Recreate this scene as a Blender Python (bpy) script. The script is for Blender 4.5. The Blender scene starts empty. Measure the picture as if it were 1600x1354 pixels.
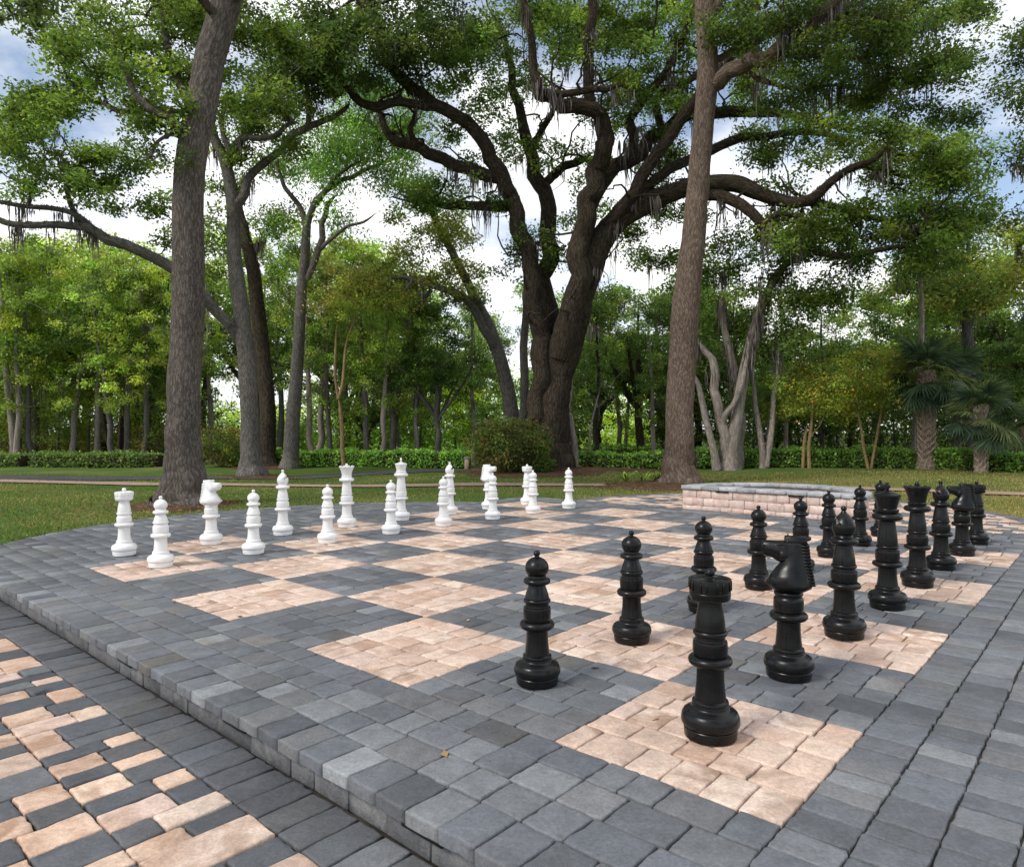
import bpy, math, random
import numpy as np
from mathutils import Vector, Matrix

# ------------------------------------------------------------------ camera, sky, sun, exposure
SC = bpy.context.scene
S = 1.2                                   # side of one chess square, metres
FPX, HOR, HC = 1087.57, 673.58, 1.3662 * S
CU, CV, YAW = -2.4202, -0.9039, 0.726087
CY, SY = math.cos(YAW), math.sin(YAW)

cam_d = bpy.data.cameras.new('camera')
cam = bpy.data.objects.new('camera', cam_d)
SC.collection.objects.link(cam)
cam_d.sensor_width = 36.0
cam_d.lens = FPX / 1600.0 * 36.0
cam_d.shift_y = -(677.0 - HOR) / 1600.0
cam_d.clip_start = 0.05
cam_d.clip_end = 1500
cam.matrix_world = Matrix.Translation((0, 0, HC)) @ Matrix.Rotation(math.radians(90), 4, 'X') @ Matrix.Rotation(-0.00316, 4, 'Z')
SC.camera = cam

SUN_DIR = Vector((-0.62, -0.38, 0.69)).normalized()       # towards the sun
sun_d = bpy.data.lights.new('sun', 'SUN')
sun_d.energy = 2.1
sun_d.angle = math.radians(16)
sun_d.color = (1.0, 0.94, 0.85)
sun = bpy.data.objects.new('sun', sun_d)
SC.collection.objects.link(sun)
sun.rotation_euler = (-SUN_DIR).to_track_quat('-Z', 'Y').to_euler()

world = bpy.data.worlds.new('World')
SC.world = world
world.use_nodes = True
SC.view_settings.view_transform = 'Standard'
SC.view_settings.look = 'None'
SC.view_settings.gamma = 1
SC.view_settings.exposure = 0.40


CLOUD_Z = 2.2


def sky():
    nt = world.node_tree
    nt.nodes.clear()
    N, L = nt.nodes.new, nt.links.new
    out = N('ShaderNodeOutputWorld')
    bg = N('ShaderNodeBackground')
    sk = N('ShaderNodeTexSky')
    sk.sky_type = 'NISHITA'
    sk.sun_disc = False
    sk.sun_elevation = math.asin(SUN_DIR.z)
    sk.sun_rotation = math.atan2(SUN_DIR.x, SUN_DIR.y)
    sk.air_density = 1.0
    sk.dust_density = 0.6
    tc = N('ShaderNodeTexCoord')
    sep = N('ShaderNodeSeparateXYZ')
    L(tc.outputs['Generated'], sep.inputs[0])
    # flat cloud layer: direction divided by its height
    add = N('ShaderNodeMath'); add.operation = 'ADD'; add.inputs[1].default_value = 0.32
    mx = N('ShaderNodeMath'); mx.operation = 'MAXIMUM'; mx.inputs[1].default_value = 0.0
    L(sep.outputs[2], mx.inputs[0]); L(mx.outputs[0], add.inputs[0])
    dx = N('ShaderNodeMath'); dx.operation = 'DIVIDE'
    dy = N('ShaderNodeMath'); dy.operation = 'DIVIDE'
    L(sep.outputs[0], dx.inputs[0]); L(add.outputs[0], dx.inputs[1])
    L(sep.outputs[1], dy.inputs[0]); L(add.outputs[0], dy.inputs[1])
    com = N('ShaderNodeCombineXYZ')
    L(dx.outputs[0], com.inputs[0]); L(dy.outputs[0], com.inputs[1])
    com.inputs[2].default_value = CLOUD_Z
    n1 = N('ShaderNodeTexNoise')
    n1.inputs['Scale'].default_value = 1.15
    n1.inputs['Detail'].default_value = 9
    n1.inputs['Roughness'].default_value = 0.55
    L(com.outputs[0], n1.inputs['Vector'])
    cr = N('ShaderNodeValToRGB')
    cr.color_ramp.elements[0].position = 0.42
    cr.color_ramp.elements[1].position = 0.55
    L(n1.outputs['Fac'], cr.inputs[0])
    # thick parts of the cloud a little greyer
    n2 = N('ShaderNodeTexNoise')
    n2.inputs['Scale'].default_value = 2.6
    n2.inputs['Detail'].default_value = 6
    L(com.outputs[0], n2.inputs['Vector'])
    cc = N('ShaderNodeValToRGB')
    cc.color_ramp.elements[0].position = 0.3
    cc.color_ramp.elements[0].color = (0.86, 0.88, 0.93, 1)
    cc.color_ramp.elements[1].position = 0.6
    cc.color_ramp.elements[1].color = (1.0, 0.99, 0.97, 1)
    L(n2.outputs['Fac'], cc.inputs[0])
    cs = N('ShaderNodeVectorMath'); cs.operation = 'SCALE'; cs.inputs['Scale'].default_value = 9.5
    L(cc.outputs[0], cs.inputs[0])
    skb = N('ShaderNodeMixRGB'); skb.blend_type = 'MIX'; skb.inputs[0].default_value = 0.10      # thin high haze over the blue
    L(sk.outputs[0], skb.inputs[1]); skb.inputs[2].default_value = (9.0, 9.2, 9.6, 1)
    lowr = N('ShaderNodeMapRange')
    lowr.inputs['From Min'].default_value = 0.05; lowr.inputs['From Max'].default_value = 0.24
    lowr.inputs['To Min'].default_value = 1.0; lowr.inputs['To Max'].default_value = 0.0
    L(sep.outputs[2], lowr.inputs['Value'])
    fac = N('ShaderNodeMath'); fac.operation = 'MAXIMUM'
    L(cr.outputs[0], fac.inputs[0]); L(lowr.outputs[0], fac.inputs[1])
    mix = N('ShaderNodeMixRGB')
    L(fac.outputs[0], mix.inputs[0]); L(skb.outputs[0], mix.inputs[1]); L(cs.outputs[0], mix.inputs[2])
    L(mix.outputs[0], bg.inputs['Color'])
    bg.inputs['Strength'].default_value = 0.12
    L(bg.outputs[0], out.inputs['Surface'])


sky()
rng = np.random.default_rng(7)
random.seed(7)


# ------------------------------------------------------------------ coordinates
def uvw(u, v, z=0.0):
    """Board squares -> world."""
    ru, rv = (u - CU) * S, (v - CV) * S
    return np.array([SY * ru - CY * rv, CY * ru + SY * rv, z])


def uvm(P):
    """(n,3) array of board metres (u*S, v*S, z) -> world."""
    P = np.asarray(P, float)
    ru, rv = P[:, 0] - CU * S, P[:, 1] - CV * S
    return np.stack([SY * ru - CY * rv, CY * ru + SY * rv, P[:, 2]], 1)


def at(px, py, D):
    return np.array([(px - 800.0) / FPX * D, D, HC - (py - HOR) / FPX * D])


def gd(py):
    """Depth of the flat ground seen at picture height py."""
    return HC * FPX / (py - HOR)


# ------------------------------------------------------------------ mesh and object helpers
def build(name, V, F, mats, parent=None, attrs=None, smooth=True, sharp=None, loc=None):
    V = np.asarray(V, np.float32)
    if loc is not None:
        V = V - np.asarray(loc, np.float32)
    F = [np.asarray(f, np.int32) for f in F if len(f)]
    me = bpy.data.meshes.new(name)
    me.vertices.add(len(V))
    me.vertices.foreach_set('co', V.ravel())
    nl = sum(f.size for f in F)
    me.loops.add(nl)
    me.loops.foreach_set('vertex_index', np.concatenate([f.ravel() for f in F]))
    st, k = [], 0
    for f in F:
        n = f.shape[1]
        st.append(k + np.arange(len(f), dtype=np.int32) * n)
        k += f.size
    st = np.concatenate(st)
    me.polygons.add(len(st))
    me.polygons.foreach_set('loop_start', st.astype(np.int32))
    if smooth:
        me.polygons.foreach_set('use_smooth', np.ones(len(st), bool))
    me.update(calc_edges=True)
    for k, a in (attrs or {}).items():
        a = np.asarray(a, np.float32)
        if a.shape[1] == 4:
            at_ = me.attributes.new(k, 'FLOAT_COLOR', 'POINT')
            at_.data.foreach_set('color', a.ravel())
        else:
            at_ = me.attributes.new(k, 'FLOAT_VECTOR', 'POINT')
            at_.data.foreach_set('vector', a.ravel())
    if sharp:
        me.set_sharp_from_angle(angle=math.radians(sharp))
    for m in (mats if isinstance(mats, (list, tuple)) else [mats]):
        me.materials.append(m)
    o = bpy.data.objects.new(name, me)
    SC.collection.objects.link(o)
    if loc is not None:
        o.location = [float(c) for c in loc]
    if parent is not None:
        o.parent = parent
    return o


def thing(name, label, cat, loc=(0, 0, 0), rz=0.0, group=None):
    o = bpy.data.objects.new(name, None)
    SC.collection.objects.link(o)
    o.empty_display_size = 0.2
    o.location = [float(c) for c in loc]
    o.rotation_euler = (0, 0, rz)
    return tag(o, label, cat, group)


def tag(o, label, cat, group=None):
    o['label'] = label
    o['category'] = cat
    if group:
        o['group'] = group
    return o


def struct(o, kind='structure'):
    o['kind'] = kind
    return o


class MB:
    """Collects vertices and faces of one mesh."""
    def __init__(self):
        self.V, self.F, self.A, self.n = [], {}, {}, 0

    def add(self, V, faces, **attrs):
        V = np.asarray(V, float)
        for f in faces:
            f = np.asarray(f, int)
            if f.size:
                self.F.setdefault(f.shape[1], []).append(f + self.n)
        self.V.append(V)
        for k, a in attrs.items():
            self.A.setdefault(k, []).append(np.asarray(a, float))
        self.n += len(V)

    def box(self, c, h, R=None, **attrs):
        c, h = np.asarray(c, float), np.asarray(h, float)
        s = np.array([[-1, -1, -1], [1, -1, -1], [1, 1, -1], [-1, 1, -1], [-1, -1, 1], [1, -1, 1], [1, 1, 1], [-1, 1, 1]], float)
        P = s * h
        if R is not None:
            P = P @ np.asarray(R).T
        f = [[0, 3, 2, 1], [4, 5, 6, 7], [0, 1, 5, 4], [1, 2, 6, 5], [2, 3, 7, 6], [3, 0, 4, 7]]
        self.add(P + c, [f], **{k: np.tile(a, (8, 1)) for k, a in attrs.items()})

    def build(self, name, mat, parent=None, **kw):
        V = np.concatenate(self.V)
        F = [np.concatenate(f) for f in self.F.values()]
        A = {k: np.concatenate(a) for k, a in self.A.items()}
        return build(name, V, F, mat, parent, A, **kw)


def rounded_block(mb, c, h, R, bev, rg, jit=0.0, **attrs):
    """A block with chamfered, slightly uneven edges (24 verts)."""
    c, h = np.asarray(c, float), np.asarray(h, float)
    pts, idx = [], {}
    for sx in (-1, 1):
        for sy in (-1, 1):
            for sz in (-1, 1):
                base = np.array([sx, sy, sz]) * h
                j = rg.normal(0, jit, 3) if jit else 0
                for a in range(3):
                    p = base - np.array([sx, sy, sz]) * bev
                    p[a] = base[a]
                    idx[(sx, sy, sz, a)] = len(pts)
                    pts.append(p + j)
    q, t = [], []
    for a in range(3):
        b, d = [(1, 2), (0, 2), (0, 1)][a]
        for s in (-1, 1):
            r = []
            for sb, sd in ((-1, -1), (1, -1), (1, 1), (-1, 1)):
                k = [0, 0, 0]; k[a] = s; k[b] = sb; k[d] = sd
                r.append(idx[(*k, a)])
            q.append(r)
    for a in range(3):                                  # edge chamfers run along axis a
        b, d = [(1, 2), (0, 2), (0, 1)][a]
        for sb in (-1, 1):
            for sd in (-1, 1):
                k0 = [0, 0, 0]; k0[a] = -1; k0[b] = sb; k0[d] = sd
                k1 = list(k0); k1[a] = 1
                q.append([idx[(*k0, b)], idx[(*k1, b)], idx[(*k1, d)], idx[(*k0, d)]])
    for sx in (-1, 1):
        for sy in (-1, 1):
            for sz in (-1, 1):
                t.append([idx[(sx, sy, sz, 0)], idx[(sx, sy, sz, 1)], idx[(sx, sy, sz, 2)]])
    P = np.array(pts)
    q2 = []
    for f in q:                                         # outward winding
        n = np.cross(P[f[1]] - P[f[0]], P[f[2]] - P[f[0]])
        q2.append(f if n @ P[f].mean(0) > 0 else f[::-1])
    t2 = []
    for f in t:
        n = np.cross(P[f[1]] - P[f[0]], P[f[2]] - P[f[0]])
        t2.append(f if n @ P[f].mean(0) > 0 else f[::-1])
    mb.add(P @ np.asarray(R).T + c, [q2, t2], **{k: np.tile(a, (24, 1)) for k, a in attrs.items()})


# ------------------------------------------------------------------ materials
def mat(name, rough=0.8, spec=0.5):
    m = bpy.data.materials.new(name)
    m.use_nodes = True
    nt = m.node_tree
    b = nt.nodes['Principled BSDF']
    b.inputs['Roughness'].default_value = rough
    b.inputs['Specular IOR Level'].default_value = spec
    return m, nt, b


def noise(nt, vec, scale, detail=4, rough=0.55, dist=0.0):
    n = nt.nodes.new('ShaderNodeTexNoise')
    n.inputs['Scale'].default_value = scale
    n.inputs['Detail'].default_value = detail
    n.inputs['Roughness'].default_value = rough
    n.inputs['Distortion'].default_value = dist
    if vec is not None:
        nt.links.new(vec, n.inputs['Vector'])
    return n.outputs['Fac']


def ramp(nt, fac, stops):
    r = nt.nodes.new('ShaderNodeValToRGB')
    e = r.color_ramp.elements
    while len(e) < len(stops):
        e.new(0.5)
    for i, (p, c) in enumerate(stops):
        e[i].position = p
        e[i].color = (*c, 1) if not isinstance(c, (int, float)) else (c, c, c, 1)
    nt.links.new(fac, r.inputs[0])
    return r.outputs[0]


def mixc(nt, fac, a, b, mode='MIX'):
    m = nt.nodes.new('ShaderNodeMixRGB')
    m.blend_type = mode
    for s, v in ((m.inputs[0], fac), (m.inputs[1], a), (m.inputs[2], b)):
        if hasattr(v, 'is_linked'):
            nt.links.new(v, s)
        else:
            s.default_value = v if isinstance(v, (int, float)) else (*v, 1)
    return m.outputs[0]


def bump(nt, b, h, strength, dist, chain=None):
    n = nt.nodes.new('ShaderNodeBump')
    n.inputs['Strength'].default_value = strength
    n.inputs['Distance'].default_value = dist
    nt.links.new(h, n.inputs['Height'])
    if chain is not None:
        nt.links.new(chain, n.inputs['Normal'])
    if b is not None:
        nt.links.new(n.outputs[0], b.inputs['Normal'])
    return n.outputs[0]


def objco(nt):
    return nt.nodes.new('ShaderNodeTexCoord').outputs['Object']


def mapping(nt, vec, scale=(1, 1, 1)):
    m = nt.nodes.new('ShaderNodeMapping')
    m.inputs['Scale'].default_value = scale
    nt.links.new(vec, m.inputs['Vector'])
    return m.outputs[0]


def attr(nt, name, out='Color'):
    a = nt.nodes.new('ShaderNodeAttribute')
    a.attribute_name = name
    return a.outputs[out]


def concrete_mat(name, grain=1.0, rough=0.72):
    """Tumbled concrete: two tints per block, cloudy blend, grain, pale flecks."""
    m, nt, b = mat(name, rough, 0.5)
    co = objco(nt)
    a, a2 = attr(nt, 'tint'), attr(nt, 'tint_b')
    rnd = attr(nt, 'tint', 'Alpha')
    off = nt.nodes.new('ShaderNodeVectorMath'); off.operation = 'ADD'
    cx = nt.nodes.new('ShaderNodeCombineXYZ')
    k = nt.nodes.new('ShaderNodeMath'); k.operation = 'MULTIPLY'; k.inputs[1].default_value = 53.0
    nt.links.new(rnd, k.inputs[0]); nt.links.new(k.outputs[0], cx.inputs[0]); nt.links.new(k.outputs[0], cx.inputs[2])
    nt.links.new(co, off.inputs[0]); nt.links.new(cx.outputs[0], off.inputs[1])
    v = off.outputs[0]
    cloud = ramp(nt, noise(nt, v, 4.2, 3, 0.5, 0.8), [(0.42, 0.0), (0.66, 1.0)])
    c = mixc(nt, cloud, a, a2)
    g = ramp(nt, noise(nt, v, 60, 5, 0.75), [(0.25, 0.66), (0.75, 1.32)])
    c = mixc(nt, 1.0, c, g, 'MULTIPLY')
    g2 = ramp(nt, noise(nt, v, 11, 4, 0.6), [(0.3, 0.84), (0.7, 1.14)])
    c = mixc(nt, 1.0, c, g2, 'MULTIPLY')
    st = ramp(nt, noise(nt, co, 0.9, 5, 0.65, 0.5), [(0.30, 0.80), (0.55, 1.02), (0.8, 1.10)])     # broad weathering across many blocks
    c = mixc(nt, 1.0, c, st, 'MULTIPLY')
    vo = nt.nodes.new('ShaderNodeTexVoronoi')
    vo.inputs['Scale'].default_value = 95
    nt.links.new(v, vo.inputs['Vector'])
    fl = ramp(nt, vo.outputs['Distance'], [(0.10, 1.0), (0.17, 0.0)])
    flm = mixc(nt, 1.0, fl, ramp(nt, noise(nt, v, 30, 2), [(0.56, 0.0), (0.62, 0.6)]), 'MULTIPLY')
    c = mixc(nt, flm, c, mixc(nt, 0.55, a, (0.55, 0.54, 0.52)))
    nt.links.new(c, b.inputs['Base Color'])
    n1 = bump(nt, None, noise(nt, v, 140, 4, 0.7), 0.55 * grain, 0.004)
    bump(nt, b, noise(nt, v, 22, 4, 0.6), 0.5 * grain, 0.012, n1)
    return m


M_PAVER = concrete_mat('tumbled_concrete')
M_BLOCK = concrete_mat('wall_block_concrete', 1.5)


def plastic(name, col, rough, spec=0.5):
    m, nt, b = mat(name, rough, spec)
    co = objco(nt)
    c = mixc(nt, ramp(nt, noise(nt, co, 9, 5, 0.65), [(0.35, 0.0), (0.75, 1.0)]), col, tuple(min(1, x * 1.12 + 0.004) for x in col))
    nt.links.new(c, b.inputs['Base Color'])
    dirt = ramp(nt, noise(nt, co, 3.2, 6, 0.7, 0.6), [(0.50, 0.0), (0.78, 0.38)])               # patchy dust and scuffs
    c = mixc(nt, dirt, c, tuple(0.62 * x + 0.012 for x in col))
    nt.links.new(c, b.inputs['Base Color'])
    r = ramp(nt, noise(nt, co, 14, 5, 0.7), [(0.3, rough - 0.08), (0.7, rough + 0.14)])
    nt.links.new(r, b.inputs['Roughness'])
    bump(nt, b, noise(nt, co, 260, 2, 0.5), 0.08, 0.001)
    return m


M_BLACK = plastic('black_plastic', (0.0040, 0.0041, 0.0044), 0.26, 0.26)
M_WHITE = plastic('white_plastic', (0.77, 0.77, 0.76), 0.42)


def bark_mat(name, dark, light, lichen, k=1.0, depth=0.03, lich=0.5):
    m, nt, b = mat(name, 0.93, 0.2)
    v = attr(nt, 'bark', 'Vector')
    nz = nt.nodes.new('ShaderNodeTexNoise'); nz.inputs['Scale'].default_value = 5.0; nz.inputs['Detail'].default_value = 5
    nt.links.new(v, nz.inputs['Vector'])
    wob = nt.nodes.new('ShaderNodeMixRGB'); wob.blend_type = 'ADD'; wob.inputs[0].default_value = 0.16
    nt.links.new(v, wob.inputs[1]); nt.links.new(nz.outputs['Color'], wob.inputs[2])
    vo = nt.nodes.new('ShaderNodeTexVoronoi')
    vo.feature = 'SMOOTH_F1'
    vo.inputs['Scale'].default_value = 1.0
    vo.inputs['Smoothness'].default_value = 0.35
    nt.links.new(mapping(nt, wob.outputs[0], (21 * k, 21 * k, 3.8 * k)), vo.inputs['Vector'])
    ridge = ramp(nt, vo.outputs['Distance'], [(0.22, 1.0), (0.62, 0.0)])
    fine = ramp(nt, noise(nt, mapping(nt, wob.outputs[0], (52 * k, 52 * k, 7 * k)), 1.0, 6, 0.75), [(0.3, 0.0), (0.7, 1.0)])
    h = ramp(nt, mixc(nt, 0.58, ridge, fine), [(0.16, 0.0), (0.86, 1.0)])
    c = mixc(nt, h, dark, light)
    patch = ramp(nt, noise(nt, mapping(nt, v, (5.5, 5.5, 3.2)), 1.0, 5, 0.7), [(0.5, 0.0), (0.75, 1.0)])
    pm = mixc(nt, 1.0, patch, mixc(nt, 1.0, fine, (lich, lich, lich), 'MULTIPLY'), 'MULTIPLY')
    c = mixc(nt, pm, c, lichen)
    g = ramp(nt, noise(nt, mapping(nt, v, (0.9, 0.9, 0.5)), 1.0, 3), [(0.3, 0.8), (0.7, 1.2)])
    c = mixc(nt, 1.0, c, g, 'MULTIPLY')
    nt.links.new(c, b.inputs['Base Color'])
    bump(nt, b, h, 0.9, depth)
    return m


M_BARK_OAK = bark_mat('oak_bark', (0.075, 0.060, 0.050), (0.31, 0.265, 0.235), (0.44, 0.43, 0.41), 1.3, 0.06, 0.16)
M_BARK_WARM = bark_mat('warm_oak_bark', (0.105, 0.070, 0.050), (0.39, 0.30, 0.235), (0.44, 0.39, 0.33), 1.3, 0.06, 0.12)
M_BARK_DARK = bark_mat('mossy_dark_bark', (0.026, 0.020, 0.015), (0.15, 0.112, 0.082), (0.15, 0.14, 0.085), 0.95, 0.08, 0.8)
M_BARK_GREY = bark_mat('grey_bark', (0.075, 0.068, 0.062), (0.24, 0.215, 0.195), (0.36, 0.35, 0.33), 1.2, 0.03)
M_BARK_PALE = bark_mat('pale_smooth_bark', (0.18, 0.15, 0.13), (0.41, 0.355, 0.31), (0.48, 0.45, 0.42), 0.8, 0.015)
M_BARK_TAN = bark_mat('tan_stem_bark', (0.20, 0.13, 0.06), (0.42, 0.30, 0.16), (0.4, 0.36, 0.25), 1.5, 0.01)
M_BARK_PALM = bark_mat('palm_bark', (0.10, 0.075, 0.058), (0.46, 0.36, 0.28), (0.5, 0.44, 0.38), 1.5, 0.02)


LEAF_GAIN = 2.55


def leaf_mat(name, gain=(1, 1, 1), trans=0.54, rough=0.5):
    gain = tuple(g * LEAF_GAIN * k for g, k in zip(gain, (1.10, 0.94, 1.10)))
    m = bpy.data.materials.new(name)
    m.use_nodes = True
    nt = m.node_tree
    b = nt.nodes['Principled BSDF']
    b.inputs['Roughness'].default_value = rough
    b.inputs['Specular IOR Level'].default_value = 0.3
    c = mixc(nt, 1.0, attr(nt, 'tint'), gain, 'MULTIPLY')
    nt.links.new(c, b.inputs['Base Color'])
    t = nt.nodes.new('ShaderNodeBsdfTranslucent')
    ct = mixc(nt, 1.0, c, (1.32, 1.30, 0.75), 'MULTIPLY')
    nt.links.new(ct, t.inputs['Color'])
    mx = nt.nodes.new('ShaderNodeMixShader')
    mx.inputs[0].default_value = trans
    nt.links.new(b.outputs[0], mx.inputs[1]); nt.links.new(t.outputs[0], mx.inputs[2])
    nt.links.new(mx.outputs[0], nt.nodes['Material Output'].inputs['Surface'])
    return m


M_LEAF = leaf_mat('leaf')
M_LEAF_DRY = leaf_mat('dry_leaf', (.5, .5, .5), 0.15, 0.8)
M_MOSS = leaf_mat('spanish_moss_strands', (.36, .36, .36), 0.25, 0.95)


def ground_mat(name, stops, scale, fine, bd=0.02):
    m, nt, b = mat(name, 0.95, 0.15)
    co = objco(nt)
    c = ramp(nt, noise(nt, co, scale, 5, 0.6), stops)
    g = ramp(nt, noise(nt, co, fine, 5, 0.75), [(0.25, 0.55), (0.75, 1.45)])
    c = mixc(nt, 1.0, c, g, 'MULTIPLY')
    nt.links.new(c, b.inputs['Base Color'])
    bump(nt, b, noise(nt, co, fine, 4, 0.7), 0.8, bd)
    return m


M_LAWN = ground_mat('lawn_turf', [(0.30, (0.048, 0.100, 0.016)), (0.50, (0.085, 0.140, 0.027)), (0.64, (0.15, 0.165, 0.05)), (0.78, (0.21, 0.19, 0.08))], 0.33, 22, 0.03)
M_SOIL = ground_mat('forest_floor', [(0.3, (0.03, 0.035, 0.015)), (0.7, (0.07, 0.065, 0.03))], 0.5, 9)
M_MULCH = ground_mat('leaf_mulch', [(0.35, (0.055, 0.032, 0.020)), (0.65, (0.13, 0.075, 0.042))], 3.0, 30, 0.03)
M_JOINT = ground_mat('joint_sand', [(0.35, (0.030, 0.027, 0.024)), (0.7, (0.09, 0.08, 0.07))], 6.0, 90, 0.003)
M_ASPHALT = ground_mat('worn_asphalt', [(0.3, (0.055, 0.057, 0.062)), (0.7, (0.09, 0.09, 0.095))], 1.0, 60, 0.005)
M_PATH = ground_mat('brick_path', [(0.3, (0.30, 0.21, 0.165)), (0.7, (0.40, 0.29, 0.225))], 1.2, 14, 0.006)
M_ASH = ground_mat('pit_gravel', [(0.3, (0.02, 0.02, 0.02)), (0.7, (0.09, 0.085, 0.08))], 18, 60, 0.02)


def plain(name, col, rough=0.7, scale=6.0):
    m, nt, b = mat(name, rough, 0.4)
    co = objco(nt)
    c = mixc(nt, 1.0, col, ramp(nt, noise(nt, co, scale, 5, 0.6), [(0.25, 0.8), (0.75, 1.18)]), 'MULTIPLY')
    nt.links.new(c, b.inputs['Base Color'])
    return m


M_LAMP = plain('black_lamp_metal', (0.008, 0.008, 0.008), 0.4)
M_STUCCO = plain('peach_stucco', (0.50, 0.36, 0.27), 0.9, 3)
M_ROOF = plain('grey_shingle', (0.30, 0.29, 0.29), 0.9, 8)
M_CANVAS = plain('white_canvas', (0.72, 0.74, 0.78), 0.7, 2)
M_GLASS = plain('dark_window', (0.03, 0.035, 0.04), 0.15, 2)
M_BOOT = plain('old_leaf_base', (0.40, 0.32, 0.26), 0.9, 14)
M_PILLAR = plain('pale_pillar_stone', (0.50, 0.38, 0.30), 0.9, 9)


# ------------------------------------------------------------------ paving
GREYS = np.array([[.112, .119, .130], [.132, .139, .149], [.094, .099, .109], [.158, .166, .174], [.120, .123, .127], [.105, .113, .127], [.102, .108, .118]]) * 1.22
TANS = np.array([[.66, .49, .375], [.60, .43, .325], [.70, .54, .42], [.54, .365, .265], [.63, .46, .365], [.45, .29, .20]]) * [1.02, 1.06, 1.12]
TAN_P = np.array([.25, .24, .2, .12, .14, .05])


def paver_col(kind):
    if kind == 'grey':
        c = GREYS[rng.integers(len(GREYS))] * rng.normal(1.0, 0.10)
        c2 = c * rng.uniform(0.78, 1.12)
        if rng.random() < 0.05:
            c = c * np.array([.95, .86, .76])
    else:
        c = TANS[rng.choice(len(TANS), p=TAN_P)] * rng.normal(1.0, 0.05)
        c2 = TANS[rng.choice([1, 3, 3, 5, 5, 0])] * rng.uniform(0.78, 1.0)
    if kind == 'patio_tan':
        c, c2 = c * np.array([.95, .90, .84]), c2 * np.array([.92, .82, .70])
    return c, c2


def clip_poly(poly, clip):
    """Sutherland-Hodgman against a convex counter-clockwise polygon."""
    out = list(poly)
    n = len(clip)
    for i in range(n):
        a, b = clip[i], clip[(i + 1) % n]
        e = b - a
        inp, out = out, []
        for j in range(len(inp)):
            p, q = inp[j - 1], inp[j]
            sp = e[0] * (p[1] - a[1]) - e[1] * (p[0] - a[0])
            sq = e[0] * (q[1] - a[1]) - e[1] * (q[0] - a[0])
            if sq >= 0:
                if sp < 0:
                    out.append(p + (q - p) * (sp / (sp - sq)))
                out.append(q)
            elif sp >= 0:
                out.append(p + (q - p) * (sp / (sp - sq)))
        if not out:
            return None
    return out


def area(poly):
    P = np.asarray(poly)
    x, y = P[:, 0], P[:, 1]
    return 0.5 * float(np.sum(x * np.roll(y, -1) - y * np.roll(x, -1)))


def paver(mb, poly, col, col2, z=0.0, deep=0.05, wear=1.0):
    """poly in board metres, counter-clockwise."""
    P = np.asarray(poly, float)
    if abs(area(P)) < 0.004:
        return
    c = P.mean(0)
    w = uvm(np.array([[c[0], c[1], 0]]))[0]
    dist = math.hypot(w[0], w[1])
    seg = 5 if dist < 5.5 else (3 if dist < 9 else 1)
    pts = []
    n = len(P)
    for i in range(n):
        a, b = P[i], P[(i + 1) % n]
        L = np.linalg.norm(b - a)
        if L < 0.01:
            continue
        m = seg if L > 0.08 else 1
        ts = np.linspace(0, 1, m + 1)[:-1]
        if m > 2:
            ts[1] = 0.10
        elif m == 1 and seg == 1:
            ts = np.array([0.06, 0.94])
        for k, t in enumerate(ts):
            pts.append(a + (b - a) * t)
    Q = np.array(pts)
    jit = 0.0030 * wear
    Q = Q + rng.normal(0, jit, Q.shape)
    if seg > 1:
        d = Q - c
        cor = np.abs(d / np.maximum(np.abs(d).max(0), 1e-6)).prod(1)       # near 1 at corners
        Q = c + d * (1 - 0.035 * wear * np.clip(cor - 0.86, 0, 1) / 0.14)[:, None]
    hu, hv = np.maximum(np.abs(Q - c).max(0), 0.02)
    rings = [(0.0042, -deep), (0.0042, -0.014), (0.0056, -0.0050), (0.0098, -0.0013), (0.021, 0.0)]
    if seg == 1:
        rings = [(0.005, -deep), (0.005, -0.010), (0.013, -0.0012)]
    ta, tb = rng.normal(0, 0.0045 * wear), rng.normal(0, 0.0045 * wear)
    zo = z + rng.normal(0, 0.0022 * wear)
    V = []
    for ins, dz in rings:
        sc = np.array([1 - min(0.9, ins / hu), 1 - min(0.9, ins / hv)])
        R = c + (Q - c) * sc
        zz = np.full(len(R), dz)
        if dz > -0.012:
            zz = zz + rng.normal(0, 0.0008 * wear, len(R))
        zz = zz + zo + ta * (R[:, 0] - c[0]) + tb * (R[:, 1] - c[1])
        V.append(np.c_[R, zz])
    V.append(np.array([[c[0], c[1], zo + 0.0008]]))
    V = np.concatenate(V)
    k = len(Q)
    i = np.arange(k); j = (i + 1) % k
    q = np.concatenate([np.stack([r * k + i, r * k + j, (r + 1) * k + j, (r + 1) * k + i], 1) for r in range(len(rings) - 1)])
    t = np.stack([(len(rings) - 1) * k + i, (len(rings) - 1) * k + j, np.full(k, len(rings) * k)], 1)
    rn = rng.random()
    mb.add(uvm(V), [q, t], tint=np.tile([*col, rn], (len(V), 1)), tint_b=np.tile([*col2, 1], (len(V), 1)))


def split(length, sizes, minlast=0.12):
    """Random run of paver lengths filling length."""
    out, s = [], 0.0
    while s < length - 1e-6:
        w = random.choice(sizes) * random.uniform(0.93, 1.07)
        if length - s - w < minlast:
            w = length - s
            if w > max(sizes) * 1.25:
                w = w / 2
        out.append((s, s + w))
        s += w
    return out


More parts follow.
